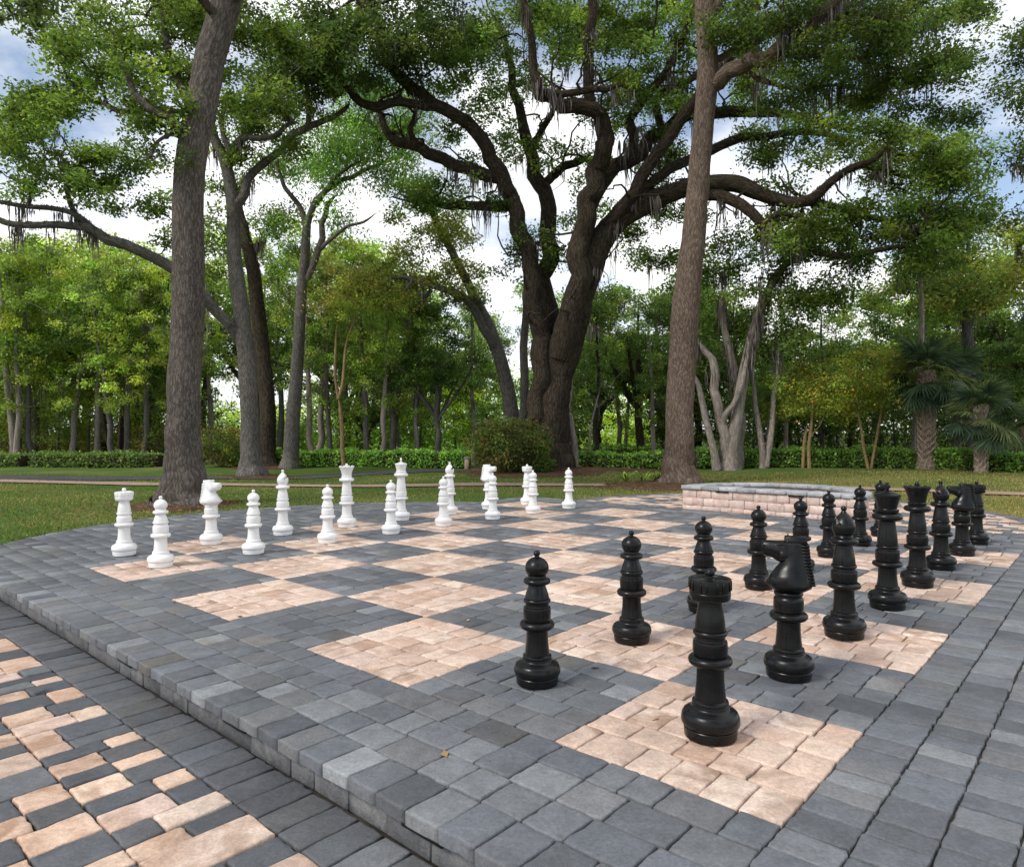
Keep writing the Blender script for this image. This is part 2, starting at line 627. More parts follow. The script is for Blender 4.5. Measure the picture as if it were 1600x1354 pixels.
def row_pavers(mb, fixed, lo, hi, axis, sizes, kindfn, clip=None, z=0.0):
    """One course: fixed=(a0,a1) across, pieces run from lo to hi along axis ('v' or 'u'); metres."""
    if hi - lo < 0.05:
        return
    for s0, s1 in split(hi - lo, sizes):
        if axis == 'v':
            P = [(fixed[0], lo + s0), (fixed[1], lo + s0), (fixed[1], lo + s1), (fixed[0], lo + s1)]
        else:
            P = [(lo + s0, fixed[0]), (lo + s1, fixed[0]), (lo + s1, fixed[1]), (lo + s0, fixed[1])]
        P = [np.array(p) for p in P]
        if clip is not None:
            P = clip_poly(P, clip)
            if P is None or len(P) < 3:
                continue
        paver(mb, P, *paver_col(kindfn()), z=z)


def catmull(P, n=8):
    P = np.asarray(P, float)
    Q = np.concatenate([[2 * P[0] - P[1]], P, [2 * P[-1] - P[-2]]])
    out = []
    for i in range(1, len(Q) - 2):
        for t in np.linspace(0, 1, n, endpoint=False):
            a, b, c, d = Q[i - 1], Q[i], Q[i + 1], Q[i + 2]
            out.append(0.5 * ((2 * b) + (c - a) * t + (2 * a - 5 * b + 4 * c - d) * t * t + (3 * b - a - 3 * c + d) * t ** 3))
    out.append(P[-1])
    return np.array(out)


WARC = [(-.80, 6.7), (-.72, 7.9), (-.32, 9.25), (.40, 10.02), (1.09, 10.44), (1.96, 10.80), (2.97, 10.92), (3.98, 10.82), (5.01, 10.50), (6.25, 9.75), (7.16, 8.66)]


def inset_arc(d):
    A = catmull(WARC, 6)
    T = np.gradient(A, axis=0)
    T /= np.linalg.norm(T, axis=1)[:, None]
    return A, A + np.stack([T[:, 1], -T[:, 0]], 1) * d      # right of travel is inward


def terrace():
    FR = -0.80
    CW = 0.225                                                # depth of the coping course
    # --- chessboard squares
    board = MB()
    for i in range(8):
        for j in range(8):
            k = 'tan' if (i + j) % 2 == 0 else 'grey'
            ws = [.17, .18, .20, .22, .23]
            random.shuffle(ws)
            e = np.r_[0, np.cumsum(ws)]
            for r in range(5):
                row_pavers(board, ((i + e[r]) * S, (i + e[r + 1]) * S), j * S, (j + 1) * S, 'v', (0.19, 0.21, 0.25, 0.29), lambda: k)
    struct(board.build('chessboard_paving', M_PAVER))
    # --- grey surround
    f = MB()
    A, IN = inset_arc(CW)
    Bk = np.c_[A[:, 0], 8 - A[:, 1]][::-1]
    Bk = np.concatenate([Bk, [[-.8, -1.4]]])
    Bi = np.c_[IN[:, 0], 8 - IN[:, 1]][::-1]
    # convex clip outline, counter-clockwise in (u,v): front-left edge first
    out_poly = np.concatenate([A[::-1], Bk[::-1]])          # white arc from the right round to front, then black arc
    clip = [np.array(p) * S for p in out_poly]
    if area(clip) < 0:
        clip = clip[::-1]
    clip = hull(clip)
    g = lambda: 'grey'
    edges = [-0.80, -0.575, -0.385, -0.19] + [k / 5 for k in range(0, 37)]
    for a, b in zip(edges[:-1], edges[1:]):
        if b < -.5:
            row_pavers(f, (a * S, b * S), 6.7 * S, 9.4 * S, 'v', (0.2, 0.21), g, clip)
        elif b <= 0:
            row_pavers(f, (a * S, b * S), 0, 11 * S, 'v', (0.19, 0.24, 0.3), g, clip)
        else:
            row_pavers(f, (a * S, b * S), 8 * S, 11.2 * S, 'v', (0.19, 0.24, 0.3), g, clip)
    for k in range(4):                                        # beside the fire pit patio
        row_pavers(f, ((8 + k * .1875) * S, (8 + (k + 1) * .1875) * S), 0, 8.6 * S, 'v', (0.2, 0.25, 0.32), g)
    row_pavers(f, (7.2 * S, 7.47 * S), 8 * S, 8.6 * S, 'v', (0.24, 0.3), g)
    row_pavers(f, (7.47 * S, 7.74 * S), 8 * S, 8.6 * S, 'v', (0.24, 0.3), g)
    row_pavers(f, (7.74 * S, 8 * S), 8 * S, 8.6 * S, 'v', (0.24, 0.3), g)
    vb = [0, -.22, -.43, -.63, -.84, -1.04, -1.25, -1.45, -1.66, -1.87, -2.08, -2.3, -2.6, -2.9]
    for k, (b, a) in enumerate(zip(vb[:-1], vb[1:])):
        row_pavers(f, (a * S, b * S), (FR + CW) * S, 8.75 * S, 'u', (0.16, 0.18) if k == 0 else (0.16, 0.2, 0.25), g, clip if k > 1 else None)
    # coping: soldier course along the straight front edge and round the arcs
    v0, v1 = -1.4, 6.7
    n = int((v1 - v0) * S / 0.207)
    for k in range(n):
        a, b = v0 + (v1 - v0) * k / n, v0 + (v1 - v0) * (k + 1) / n
        paver(f, [(FR * S, a * S), ((FR + CW) * S, a * S), ((FR + CW) * S, b * S), (FR * S, b * S)], *paver_col('grey'), deep=0.066)
    struct(f.build('terrace_paving', M_PAVER))
    # --- patio round the fire pit
    p = MB()
    cu, cv, r = 9.0 * S, 3.6 * S, 3.78 * S
    th = np.linspace(0, 2 * math.pi, 64, endpoint=False)
    ring = [np.array([cu + (r - 0.3) * math.cos(t), cv + (r - 0.3) * math.sin(t)]) for t in th]
    mixk = lambda: random.choice(['tan', 'tan', 'grey', 'patio_tan', 'grey'])
    for k in range(0, 20):
        row_pavers(p, ((8.75 + k * .2) * S, (8.75 + (k + 1) * .2) * S), cv - r, cv + r, 'v', (0.17, 0.22, 0.28), mixk, ring)
    for k in range(118):
        t0, t1 = [-math.pi / 2 - 0.1 + (math.pi + 0.2) * (k + e) / 118 for e in (0, 1)]
        P = [np.array([cu + q * math.cos(t), cv + q * math.sin(t)]) for q, t in ((r - 0.3, t0), (r, t0), (r, t1), (r - 0.3, t1))]
        if min(x[0] for x in P) > 8.76 * S:
            paver(p, P, *paver_col('grey'))
    struct(p.build('fire_pit_patio', M_PAVER))
    # --- bedding sheet under all of it
    base = [tuple(q) for q in clip]
    sh = MB()
    oh = hull([np.array(q) * S for q in np.concatenate([A, Bk])])
    oh = [q + (np.array([4 * S, 4 * S]) - q) / np.linalg.norm(np.array([4 * S, 4 * S]) - q) * 0.05 for q in oh]
    P = np.array([[*q, -0.0196] for q in oh])
    sh.add(uvm(P), [np.arange(len(P))[None, :]])
    P = np.array([[8.0 * S, -0.6 * S, -0.0210], [8.8 * S, -0.6 * S, -0.0210], [8.8 * S, 8.65 * S, -0.0210], [6.8 * S, 8.65 * S, -0.0210], [6.8 * S, 7.9 * S, -0.0210], [8.0 * S, 7.9 * S, -0.0210]])
    sh.add(uvm(P), [np.arange(6)[None, :]])
    P = np.array([[cu + (r - .03) * math.cos(t), cv + (r - .03) * math.sin(t), -0.0224] for t in th])
    sh.add(uvm(P), [np.arange(len(P))[None, :]])
    struct(sh.build('terrace_bedding', M_JOINT, smooth=False))
    # --- step riser under the coping
    w = tag(MBwall(FR), 'low grey block step riser under the overhanging charcoal coping', 'step wall')
    # --- lower patio
    lo = MB()
    ZL = -0.195
    nn = int(11.5 * S / 0.19)
    for k in range(nn):
        a, b = (-1.5 + 11.5 * k / nn) * S, (-1.5 + 11.5 * (k + 1) / nn) * S
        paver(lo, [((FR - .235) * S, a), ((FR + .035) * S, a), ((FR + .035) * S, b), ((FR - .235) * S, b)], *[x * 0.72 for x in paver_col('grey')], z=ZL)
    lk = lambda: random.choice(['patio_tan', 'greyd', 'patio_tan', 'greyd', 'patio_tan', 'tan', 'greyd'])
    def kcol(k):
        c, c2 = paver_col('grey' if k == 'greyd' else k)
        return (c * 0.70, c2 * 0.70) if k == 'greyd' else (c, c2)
    e = FR - .235
    last = None
    for r_ in range(10):
        wd = random.choice((.42, .46, .50))
        prev = None
        for s0, s1 in split(11.5 * S, (0.14, 0.18, 0.21, 0.26)):
            a, b = -1.5 * S + s0, -1.5 * S + s1
            cuts = [0, wd]
            if random.random() < .85:
                cuts = [0, wd * random.choice((.36, .5, .5, .64)), wd]
            opp = lambda k: random.choice(['patio_tan', 'patio_tan', 'tan']) if k == 'greyd' else 'greyd'
            first = None
            for c0, c1 in zip(cuts[:-1], cuts[1:]):
                if first is None:                             # tan and charcoal take turns along and across the rows
                    k = lk() if prev is None or random.random() > .74 else opp(prev)
                    first = prev = k
                else:
                    k = opp(first) if random.random() < .78 else lk()
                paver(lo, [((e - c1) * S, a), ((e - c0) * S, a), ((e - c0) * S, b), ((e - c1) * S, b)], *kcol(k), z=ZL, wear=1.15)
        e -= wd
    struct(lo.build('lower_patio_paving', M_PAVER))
    P = np.array([[(FR - 6) * S, -3 * S, ZL - .030], [(FR + .1) * S, -3 * S, ZL - .030], [(FR + .1) * S, 10.5 * S, ZL - .030], [(FR - 6) * S, 10.5 * S, ZL - .030]])
    struct(build('lower_patio_bedding', uvm(P), [[[0, 1, 2, 3]]], M_JOINT, smooth=False))


def hull(P):
    P = sorted({(round(float(p[0]), 5), round(float(p[1]), 5)) for p in P})
    def half(Q):
        h = []
        for p in Q:
            while len(h) > 1 and (h[-1][0] - h[-2][0]) * (p[1] - h[-2][1]) - (h[-1][1] - h[-2][1]) * (p[0] - h[-2][0]) <= 1e-9:
                h.pop()
            h.append(p)
        return h
    a, b = half(P), half(P[::-1])
    return [np.array(p) for p in a[:-1] + b[:-1]]


RUV = np.array([[SY, -CY, 0], [CY, SY, 0], [0, 0, 1.0]])      # board axes -> world


def MBwall(FR):
    m = MB()
    s = -1.4 * S
    while s < 8.2 * S:
        L = random.choice((0.22, 0.30, 0.42))
        c = np.array([(FR + 0.042 + rng.normal(0, .002)) * S + 0.10, s + L / 2, -0.137])
        t = np.array([.105, .108, .115]) * rng.uniform(.7, 1.25)
        t2 = np.array([.19, .19, .19]) * rng.uniform(.6, 1.1)
        rounded_block(m, uvm(c[None])[0], (0.10, L / 2 - 0.003, 0.070), RUV, 0.005, rng, 0.002, tint=[*t, rng.random()], tint_b=[*t2, 1])
        s += L
    return m.build('step_wall', M_BLOCK, smooth=False)


terrace()


def v_at_px(px):
    for v in np.arange(0.3, 9, 0.005):
        w = uvw(-0.8, v, -0.07)
        if 800 + FPX * w[0] / w[1] < px:
            return v
    return 8


def step_lights():
    names = [(653, 'black slot light under the terrace coping nearest the camera'), (361, 'second black slot light along the terrace step, counted from the camera'), (191, 'black slot light farthest along the terrace step, at the left')]
    for px, lab in names:
        v = v_at_px(px)
        loc = uvm(np.array([[(-0.8) * S + 0.014, v * S, -0.076]]))[0]
        t = thing('step_light', lab, 'light', loc, math.atan2(CY, SY), 'slot lights under the coping')
        m = MB(); m.box((0.016, 0, 0.0), (0.020, 0.13, 0.0085)); m.build('housing', M_LAMP, t, smooth=False)
        m = MB(); m.box((0.016, 0, -0.011), (0.012, 0.118, 0.0022)); m.build('lens', M_GLASS, t, smooth=False)


step_lights()


# ------------------------------------------------------------------ fire pit
def fire_pit():
    u0, v0, v1 = 8.72 * S, 4.98 * S, 2.02 * S                 # straight front, running towards -v
    cv, R = (v0 + v1) / 2, (v0 - v1) / 2
    DU = 1.62 * S                                             # how far the round back bulges
    base = uvm(np.array([[u0, cv, 0]]))[0]
    t = thing('fire_pit', 'half round seat wall fire pit of pinkish tan blocks with grey cap stones', 'fire pit', base)

    def edge(th, inset):
        return np.array([u0 + inset + (DU - 2 * inset) * math.sin(th) if th is not None else 0, 0])
    wall = MB(); cap = MB()
    H1 = 0.155
    Tw = 0.24
    # outline as polyline: front from v0 to v1, then ellipse back
    fr = [np.array([u0, v0 + (v1 - v0) * k / 30]) for k in range(30)]
    bk = [np.array([u0 + DU * math.sin(a), cv - R * math.cos(a)]) for a in np.linspace(0, math.pi, 50)][:-1]
    loop = np.array(fr + bk + [fr[0]])
    d = np.r_[0, np.cumsum(np.linalg.norm(np.diff(loop, axis=0), axis=1))]

    def pt(s):
        s = s % d[-1]
        return np.array([np.interp(s, d, loop[:, 0]), np.interp(s, d, loop[:, 1])])

    def ringblocks(mb, z0, z1, off, depth, sizes, colf, start, bev=0.009):
        s, e = start, d[-1] + start
        LF = v0 - v1
        stops = [LF, d[-1]]
        while s < e - 0.02:
            L = random.choice(sizes)
            for st in stops:
                if s < st - 1e-6 and s + L > st - 0.12:
                    L = st - s
            a, b = pt(s + 1e-4), pt(s + L - 1e-4)
            tdir = (b - a) / max(1e-6, np.linalg.norm(b - a))
            nrm = np.array([-tdir[1], tdir[0]])                # inward?
            cen = (a + b) / 2
            if nrm @ (np.array([u0 + DU * .45, cv]) - cen) < 0:
                nrm = -nrm
            c = cen + nrm * (depth / 2 + off + rng.normal(0, .003))
            Rl = np.array([[tdir[0], nrm[0], 0], [tdir[1], nrm[1], 0], [0, 0, 1.0]])
            if np.linalg.det(Rl) < 0:
                Rl[:, 1] *= -1
            Rw = RUV @ Rl
            t1, t2 = colf()
            rounded_block(mb, uvm(np.array([[c[0], c[1], (z0 + z1) / 2]]))[0], (np.linalg.norm(b - a) / 2 - .003, depth / 2, (z1 - z0) / 2 - .002), Rw, bev, rng, 0.003,
                          tint=[*t1, rng.random()], tint_b=[*t2, 1])
            s += L

    def pink():
        return np.array([.66, .52, .46]) * rng.uniform(.85, 1.08), np.array([.56, .40, .33]) * rng.uniform(.85, 1.15)

    def greyc():
        return np.array([.33, .34, .36]) * rng.uniform(.75, 1.15), np.array([.46, .46, .47]) * rng.uniform(.8, 1.1)
    z = -0.03
    for k in range(3):
        h = [0.11, 0.165, 0.165][k]
        ringblocks(wall, z, z + h, 0.0, Tw, (0.24, 0.32, 0.42, 0.46), pink, 0.0)
        z += h
    ringblocks(cap, z + .001, z + 0.085, -0.045, Tw + 0.10, (0.30, 0.38, 0.44), greyc, 0.0, 0.012)
    wb = wall.build('wall', M_BLOCK, None, smooth=False, loc=base); wb.parent = t; wb.location = (0, 0, 0)
    cb = cap.build('cap', M_BLOCK, None, smooth=False, loc=base); cb.parent = t; cb.location = (0, 0, 0)
    th = np.linspace(0, math.pi, 24)
    P = np.array([[u0 + 0.15 + (DU - .3) * math.sin(a), cv - (R - .12) * math.cos(a), 0.14] for a in th])
    bed = build('gravel_bed', uvm(P), [np.arange(len(P))[None, :][:, ::-1]], M_ASH, None, smooth=False, loc=base)
    bed.parent = t; bed.location = (0, 0, 0)
    for px, lab in ((1128, 'black slot light under the fire pit cap, the left one'), (1244, 'black slot light under the fire pit cap, the right one')):
        best = min(np.arange(v1, v0, .01), key=lambda v: abs(800 + FPX * uvm(np.array([[u0, v, .4]]))[0][0] / uvm(np.array([[u0, v, .4]]))[0][1] - px))
        loc = uvm(np.array([[u0 - .022, best, z - 0.012]]))[0]
        q = thing('pit_light', lab, 'light', loc, math.atan2(CY, SY), 'slot lights under the fire pit cap')
        m = MB(); m.box((0.005, 0, 0), (0.018, 0.14, 0.009)); m.build('housing', M_LAMP, q, smooth=False)
        m = MB(); m.box((0.005, 0, -0.011), (0.012, 0.125, 0.0022)); m.build('lens', M_GLASS, q, smooth=False)


fire_pit()


# ------------------------------------------------------------------ chess pieces
def bulge(r0, z0, r1, z1, rm, n=7):
    out = []
    for k in range(n + 1):
        a = math.pi * k / n
        t = (1 - math.cos(a)) / 2
        out.append((r0 + (r1 - r0) * t + (rm - (r0 + r1) / 2) * math.sin(a), z0 + (z1 - z0) * t))
    return out


def curve(r0, z0, r1, z1, bend, n=8):
    """Stem between two radii; bend<0 pinches it in."""
    return [(r0 + (r1 - r0) * t + bend * math.sin(math.pi * t), z0 + (z1 - z0) * t) for t in np.linspace(0, 1, n + 1)]


def lathe(name, prof, parent, mat_, seg=40, cap0=True, cap1=True, sharp=30):
    prof = np.array(prof, float)
    a = np.linspace(0, 2 * math.pi, seg, endpoint=False)
    V = np.concatenate([np.stack([r * np.cos(a), r * np.sin(a), np.full(seg, z)], 1) for r, z in prof])
    i = np.arange(seg); j = (i + 1) % seg
    q = np.concatenate([np.stack([k * seg + i, k * seg + j, (k + 1) * seg + j, (k + 1) * seg + i], 1) for k in range(len(prof) - 1)])
    F = [q]
    caps = []
    if cap0:
        caps.append(i[::-1])
    if cap1:
        caps.append(i + (len(prof) - 1) * seg)
    if caps:
        F.append(np.array(caps))
    return build(name, V, F, mat_, parent, sharp=sharp)


def foot(k, h=1.0):
    """Base of a piece: plinth, groove, fat bulge, shoulder, step."""
    p = [(.128 * k, 0), (.137 * k, .004), (.141 * k, .052 * h), (.1385 * k, .056 * h), (.1335 * k, .0585 * h), (.1335 * k, .0615 * h)]
    p += bulge(.139 * k, .063 * h, .128 * k, .142 * h, .1535 * k, 10)
    p += curve(.126 * k, .144 * h, .098 * k, .170 * h, -.010 * k, 6)
    p += [(.0955 * k, .172 * h)] + bulge(.0935 * k, .174 * h, .0905 * k, .196 * h, .0965 * k, 5)
    p += [(.084 * k, .199 * h), (.080 * k, .203 * h)]
    return p


def stem(k, z0, zc, zd, zr, ztop, rtop, rc=.116, rd=.0885):
    """Shaft, wide collar at zc, drum up to zd, ring at zr, waist up to ztop."""
    p = curve(.083 * k, z0, .072 * k, zc - .034, -.0035 * k, 6)
    p += [(.078 * k, zc - .031)] + bulge(.086 * k, zc - .029, .088 * k, zc + .024, rc * k, 10)
    p += [(.079 * k, zc + .0255), (.079 * k, zc + .0305), (rd * k * .98, zc + .032)] + bulge(rd * k, zc + .033, rd * k, zd, rd * k * 1.035, 6)
    p += [(.080 * k, zd + .004), (.0785 * k, zd + .009), (.0785 * k, zr - .0145)] + bulge(.083 * k, zr - .012, .081 * k, zr + .012, .0905 * k, 6)
    p += [(.0745 * k, zr + .0135), (.0745 * k, zr + .0155)]
    n = 10
    for t in np.linspace(0, 1, n + 1):                       # vase-shaped waist
        r = .081 * k + (rtop - .081 * k) * (t ** 0.8) + 0.006 * k * math.sin(math.pi * min(1, t * 1.15)) * (1 - t)
        p.append((r, zr + .016 + (ztop - zr - .016) * t))
    return p


def knob(z, r, neck):
    return [(neck, z)] + bulge(neck * .9, z + r * .5, neck * .5, z + r * 2.0, r, 9) + [(0.001, z + r * 2.02)]


def make_pawn(m):
    t = thing('chess_pawn', '', 'chess pawn')
    lathe('base', foot(.985, .95), t, m)
    lathe('stem', stem(.985, .192, .381, .495, .537, .637, .055), t, m)
    p = [(.055, .637), (.066, .641)] + bulge(.070, .643, .066, .683, .0885, 8) + [(.060, .686)]
    n = 14
    for k in range(1, n):
        a = math.pi * (0.22 + (0.90 - 0.22) * k / n)
        p.append((.0775 * math.sin(a), .7465 - .0775 * .93 * math.cos(a)))
    p += [(.018, .818)]
    h = lathe('head', p, t, m)
    lathe('finial', knob(.816, .0215, .016), h, m, 24)
    return t


def make_rook(m):
    t = thing('chess_rook', '', 'chess rook')
    lathe('base', foot(1.0), t, m)
    lathe('stem', stem(1.0, .202, .408, .512, .556, .722, .061), t, m)
    p = [(.061, .722), (.082, .726), (.100, .733), (.1075, .745), (.1085, .772), (.1065, .775), (.1065, .779), (.1085, .782), (.1105, .840), (.1085, .845), (.098, .846), (.094, .842), (.090, .836), (.03, .838), (.018, .842)]
    h = lathe('turret', p, t, m, 48)
    for k in range(8):                                       # battlement slots: slim raised frames round the rim
        mb = MB()
        a = 2 * math.pi * k / 8
        R = np.array([[math.cos(a), -math.sin(a), 0], [math.sin(a), math.cos(a), 0], [0, 0, 1.0]])
        for dy in (-.0165, .0165):
            mb.box(R @ np.array([.1100, dy, .814]), (.0026, .0022, .0262), R)
        mb.box(R @ np.array([.1096, 0, .7895]), (.0026, .0143, .0022), R)
        mb.build('slot_frame', m, h, smooth=False)
    lathe('finial', [(.030, .838), (.024, .843)] + knob(.845, .0255, .017), h, m, 24)
    return t


def cut_mesh(obj_, cutter):
    md = obj_.modifiers.new('cut', 'BOOLEAN')
    md.operation = 'DIFFERENCE'
    md.solver = 'EXACT'
    md.object = cutter
    bpy.context.view_layer.update()
    dg = bpy.context.evaluated_depsgraph_get()
    me = bpy.data.meshes.new_from_object(obj_.evaluated_get(dg))
    obj_.modifiers.clear()
    obj_.data = me
    me.set_sharp_from_angle(angle=math.radians(38))
    bpy.data.objects.remove(cutter)


def make_bishop(m):
    t = thing('chess_bishop', '', 'chess bishop')
    lathe('base', foot(1.045, 1.0), t, m)
    lathe('stem', stem(1.045, .202, .410, .522, .562, .725, .063, .119, .091), t, m)
    p = [(.063, .725), (.076, .729)] + bulge(.080, .732, .076, .785, .107, 8) + [(.066, .788), (.062, .796), (.066, .800), (.064, .806)]
    for k in range(1, 15):
        s = k / 15
        z = .806 + .186 * s
        r = .087 * math.sin(math.pi * (0.30 + 0.67 * s ** 1.05)) ** 0.9
        p.append((max(r, .02), z))
    p += [(.017, .995)]
    h = lathe('mitre', p, t, m)
    c = MB()
    # slanting saw-cut in the mitre, opening forward (+x) and up
    a = math.radians(58)
    R = np.array([[math.cos(a), 0, -math.sin(a)], [0, 1, 0], [math.sin(a), 0, math.cos(a)]])
    c.box(np.array([.080, 0, .945]), (.078, .2, .017), R)
    cu = c.build('cutter', m, smooth=False)
    cut_mesh(h, cu)
    lathe('finial', knob(.989, .0225, .017), h, m, 24)
    return t


def make_queen(m):
    t = thing('chess_queen', '', 'chess queen')
    lathe('base', foot(1.06, 1.0), t, m)
    lathe('stem', stem(1.06, .202, .410, .528, .566, .772, .068, .121, .093), t, m)
    p = [(.068, .772), (.084, .777)] + bulge(.092, .781, .088, .842, .128, 8) + [(.082, .848), (.088, .852), (.090, .868), (.084, .872), (.080, .878)]
    p += curve(.081, .880, .122, 1.02, -.008, 7)
    p += [(.126, 1.026), (.126, 1.034), (.112, 1.038), (.085, 1.034), (.05, 1.044), (.030, 1.050)]
    h = lathe('crown', p, t, m, 48)
    for k in range(10):                                      # points of the coronet
        mb = MB()
        a = 2 * math.pi * k / 10
        R = np.array([[math.cos(a), -math.sin(a), 0], [math.sin(a), math.cos(a), 0], [0, 0, 1.0]])
        rounded_block(mb, R @ np.array([.117, 0, 1.036]), (.012, .019, .013), R, .006, rng)
        mb.build('coronet_point', m, h)
    lathe('finial', knob(1.044, .023, .024), h, m, 24)
    return t


def make_king(m):
    t = thing('chess_king', '', 'chess king')
    lathe('base', foot(1.075, 1.0), t, m)
    lathe('stem', stem(1.075, .202, .405, .530, .562, .795, .067, .119, .092), t, m)
    p = [(.067, .795), (.086, .801)] + bulge(.094, .806, .090, .872, .129, 8) + [(.084, .878), (.096, .884), (.097, .902), (.084, .906), (.080, .913)]
    p += curve(.081, .916, .110, 1.022, -.003, 6)
    p += [(.1135, 1.028), (.1135, 1.040), (.105, 1.046), (.070, 1.056), (.036, 1.064), (.028, 1.072)]
    h = lathe('crown', p, t, m, 48)
    mb = MB()
    I = np.eye(3)
    rounded_block(mb, (0, 0, 1.108), (.013, .014, .046), I, .005, rng)
    rounded_block(mb, (0, 0, 1.116), (.0128, .034, .0145), I, .005, rng)
    mb.build('cross', m, h)
    return t


def make_knight(m):
    t = thing('chess_knight', '', 'chess knight')
    lathe('base', foot(1.03, 1.0), t, m)
    p = curve(.083 * 1.03, .202, .0745, .372, -.0035, 6)
    p += [(.080, .375)] + bulge(.088, .377, .090, .432, .122, 10) + [(.086, .434), (.092, .439)] + bulge(.092, .441, .092, .523, .0955, 6)
    p += [(.085, .532), (.085, .541)] + bulge(.085, .543, .084, .566, .0925, 6) + [(.080, .570)]
    lathe('stem', p, t, m)
    # horse head: faceted loft of cross-sections from bust to poll, then muzzle
    mb = MB()

    def sec(z, f0, f1, w, cut=0.35):
        """octagon section: front f1, back f0, half width w"""
        c0, c1 = f0 + (f1 - f0) * cut * .5, f1 - (f1 - f0) * cut * .5
        return np.array([[f1, w * .35, z], [c1, w, z], [c0, w, z], [f0, w * .55, z], [f0, -w * .55, z], [c0, -w, z], [c1, -w, z], [f1, -w * .35, z]])
    secs = [sec(.568, -.082, .082, .082), sec(.604, -.138, .118, .120), sec(.622, -.142, .150, .122), sec(.690, -.128, .100, .088),
            sec(.760, -.116, .048, .064), sec(.815, -.108, .044, .056), sec(.862, -.102, .050, .052), sec(.894, -.098, .040, .046)]
    V = np.concatenate(secs)
    n = len(secs); i = np.arange(8); j = (i + 1) % 8
    q = np.concatenate([np.stack([k * 8 + i, k * 8 + j, (k + 1) * 8 + j, (k + 1) * 8 + i], 1) for k in range(n - 1)])
    mb.add(V, [q, np.array([i[::-1], i + (n - 1) * 8])])

    def msec(f, z0, z1, w):
        h = z1 - z0
        return np.array([[f, w * .6, z0], [f, w, z0 + h * .35], [f, w * .9, z1 - h * .12], [f, w * .55, z1], [f, -w * .55, z1], [f, -w * .9, z1 - h * .12], [f, -w, z0 + h * .35], [f, -w * .6, z0]])
    ms = [msec(-.03, .742, .900, .054), msec(.03, .752, .899, .060), msec(.070, .770, .897, .054), msec(.110, .794, .898, .045), msec(.150, .806, .898, .043), msec(.168, .814, .890, .038)]
    V = np.concatenate(ms)
    n = len(ms)
    q = np.concatenate([np.stack([k * 8 + i, (k + 1) * 8 + i, (k + 1) * 8 + j, k * 8 + j], 1) for k in range(n - 1)])
    mb.add(V, [q, np.array([i, (i + (n - 1) * 8)[::-1]])])
    for s in (-1, 1):                                        # cheek, brow, nostril rim, lip
        R = np.eye(3)
        rounded_block(mb, (.028, s * .050, .806), (.030, .009, .034), R, .008, rng)
        rounded_block(mb, (.052, s * .050, .880), (.022, .006, .006), R, .003, rng)
        rounded_block(mb, (.152, s * .038, .868), (.009, .005, .008), R, .003, rng)
        mb.add(np.array([[-.01, s * .030, .90], [.02, s * .030, .90], [.005, s * .050, .90], [.0, s * .038, .952]]), [[[0, 1, 3], [1, 2, 3], [2, 0, 3]]])
    rounded_block(mb, (.128, 0, .802), (.030, .028, .0065), np.eye(3), .004, rng)
    h = mb.build('horse_head', m, t, smooth=False)
    mn = MB()                                                # ridged mane: a broad band down the back of the neck and a block on the poll
    for k in range(13):
        z = .628 + .0205 * k
        f = np.interp(z, [.62, .69, .76, .815, .88], [-.142, -.130, -.119, -.112, -.106])
        w = np.interp(z, [.62, .70, .88], [.070, .056, .050])
        rounded_block(mn, (f + .004, 0, z), (.026, w, .0075), np.eye(3), .003, rng)
    for k in range(7):
        mn_y = -.039 + .013 * k
        rounded_block(mn, (-.045, mn_y, .906), (.068, .0048, .026), np.eye(3), .003, rng)
    rounded_block(mn, (-.045, 0, .900), (.070, .044, .022), np.eye(3), .004, rng)
    rounded_block(mn, (-.085, 0, .76), (.038, .042, .13), np.eye(3), .004, rng)
    mn.build('mane', m, h, smooth=False)
    for s in (-1, 1):
        mn = MB()
        a = np.linspace(0, 2 * math.pi, 10, endpoint=False)
        V = [np.array([.055 + .010 * r * math.cos(x), s * (.0475 + dy), .864 + .008 * r * math.sin(x)]) for r, dy in ((1, 0), (.75, .005), (.3, .007)) for x in a]
        k_ = np.arange(10); k2 = (k_ + 1) % 10
        mn.add(np.array(V), [np.concatenate([np.stack([r * 10 + k_, r * 10 + k2, (r + 1) * 10 + k2, (r + 1) * 10 + k_], 1) for r in range(2)]), (k_ + 20)[None, :]])
        mn.build('eye', m, h)
    return t


def copy_thing(root):
    r = root.copy()
    SC.collection.objects.link(r)
    for ch in root.children:
        c = ch.copy(); SC.collection.objects.link(c); c.parent = r
        for g in ch.children:
            d = g.copy(); SC.collection.objects.link(d); d.parent = c
    return r


def set_mat(root, m):
    for ch in root.children_recursive:
        ch.material_slots[0].link = 'OBJECT'
        ch.material_slots[0].material = m


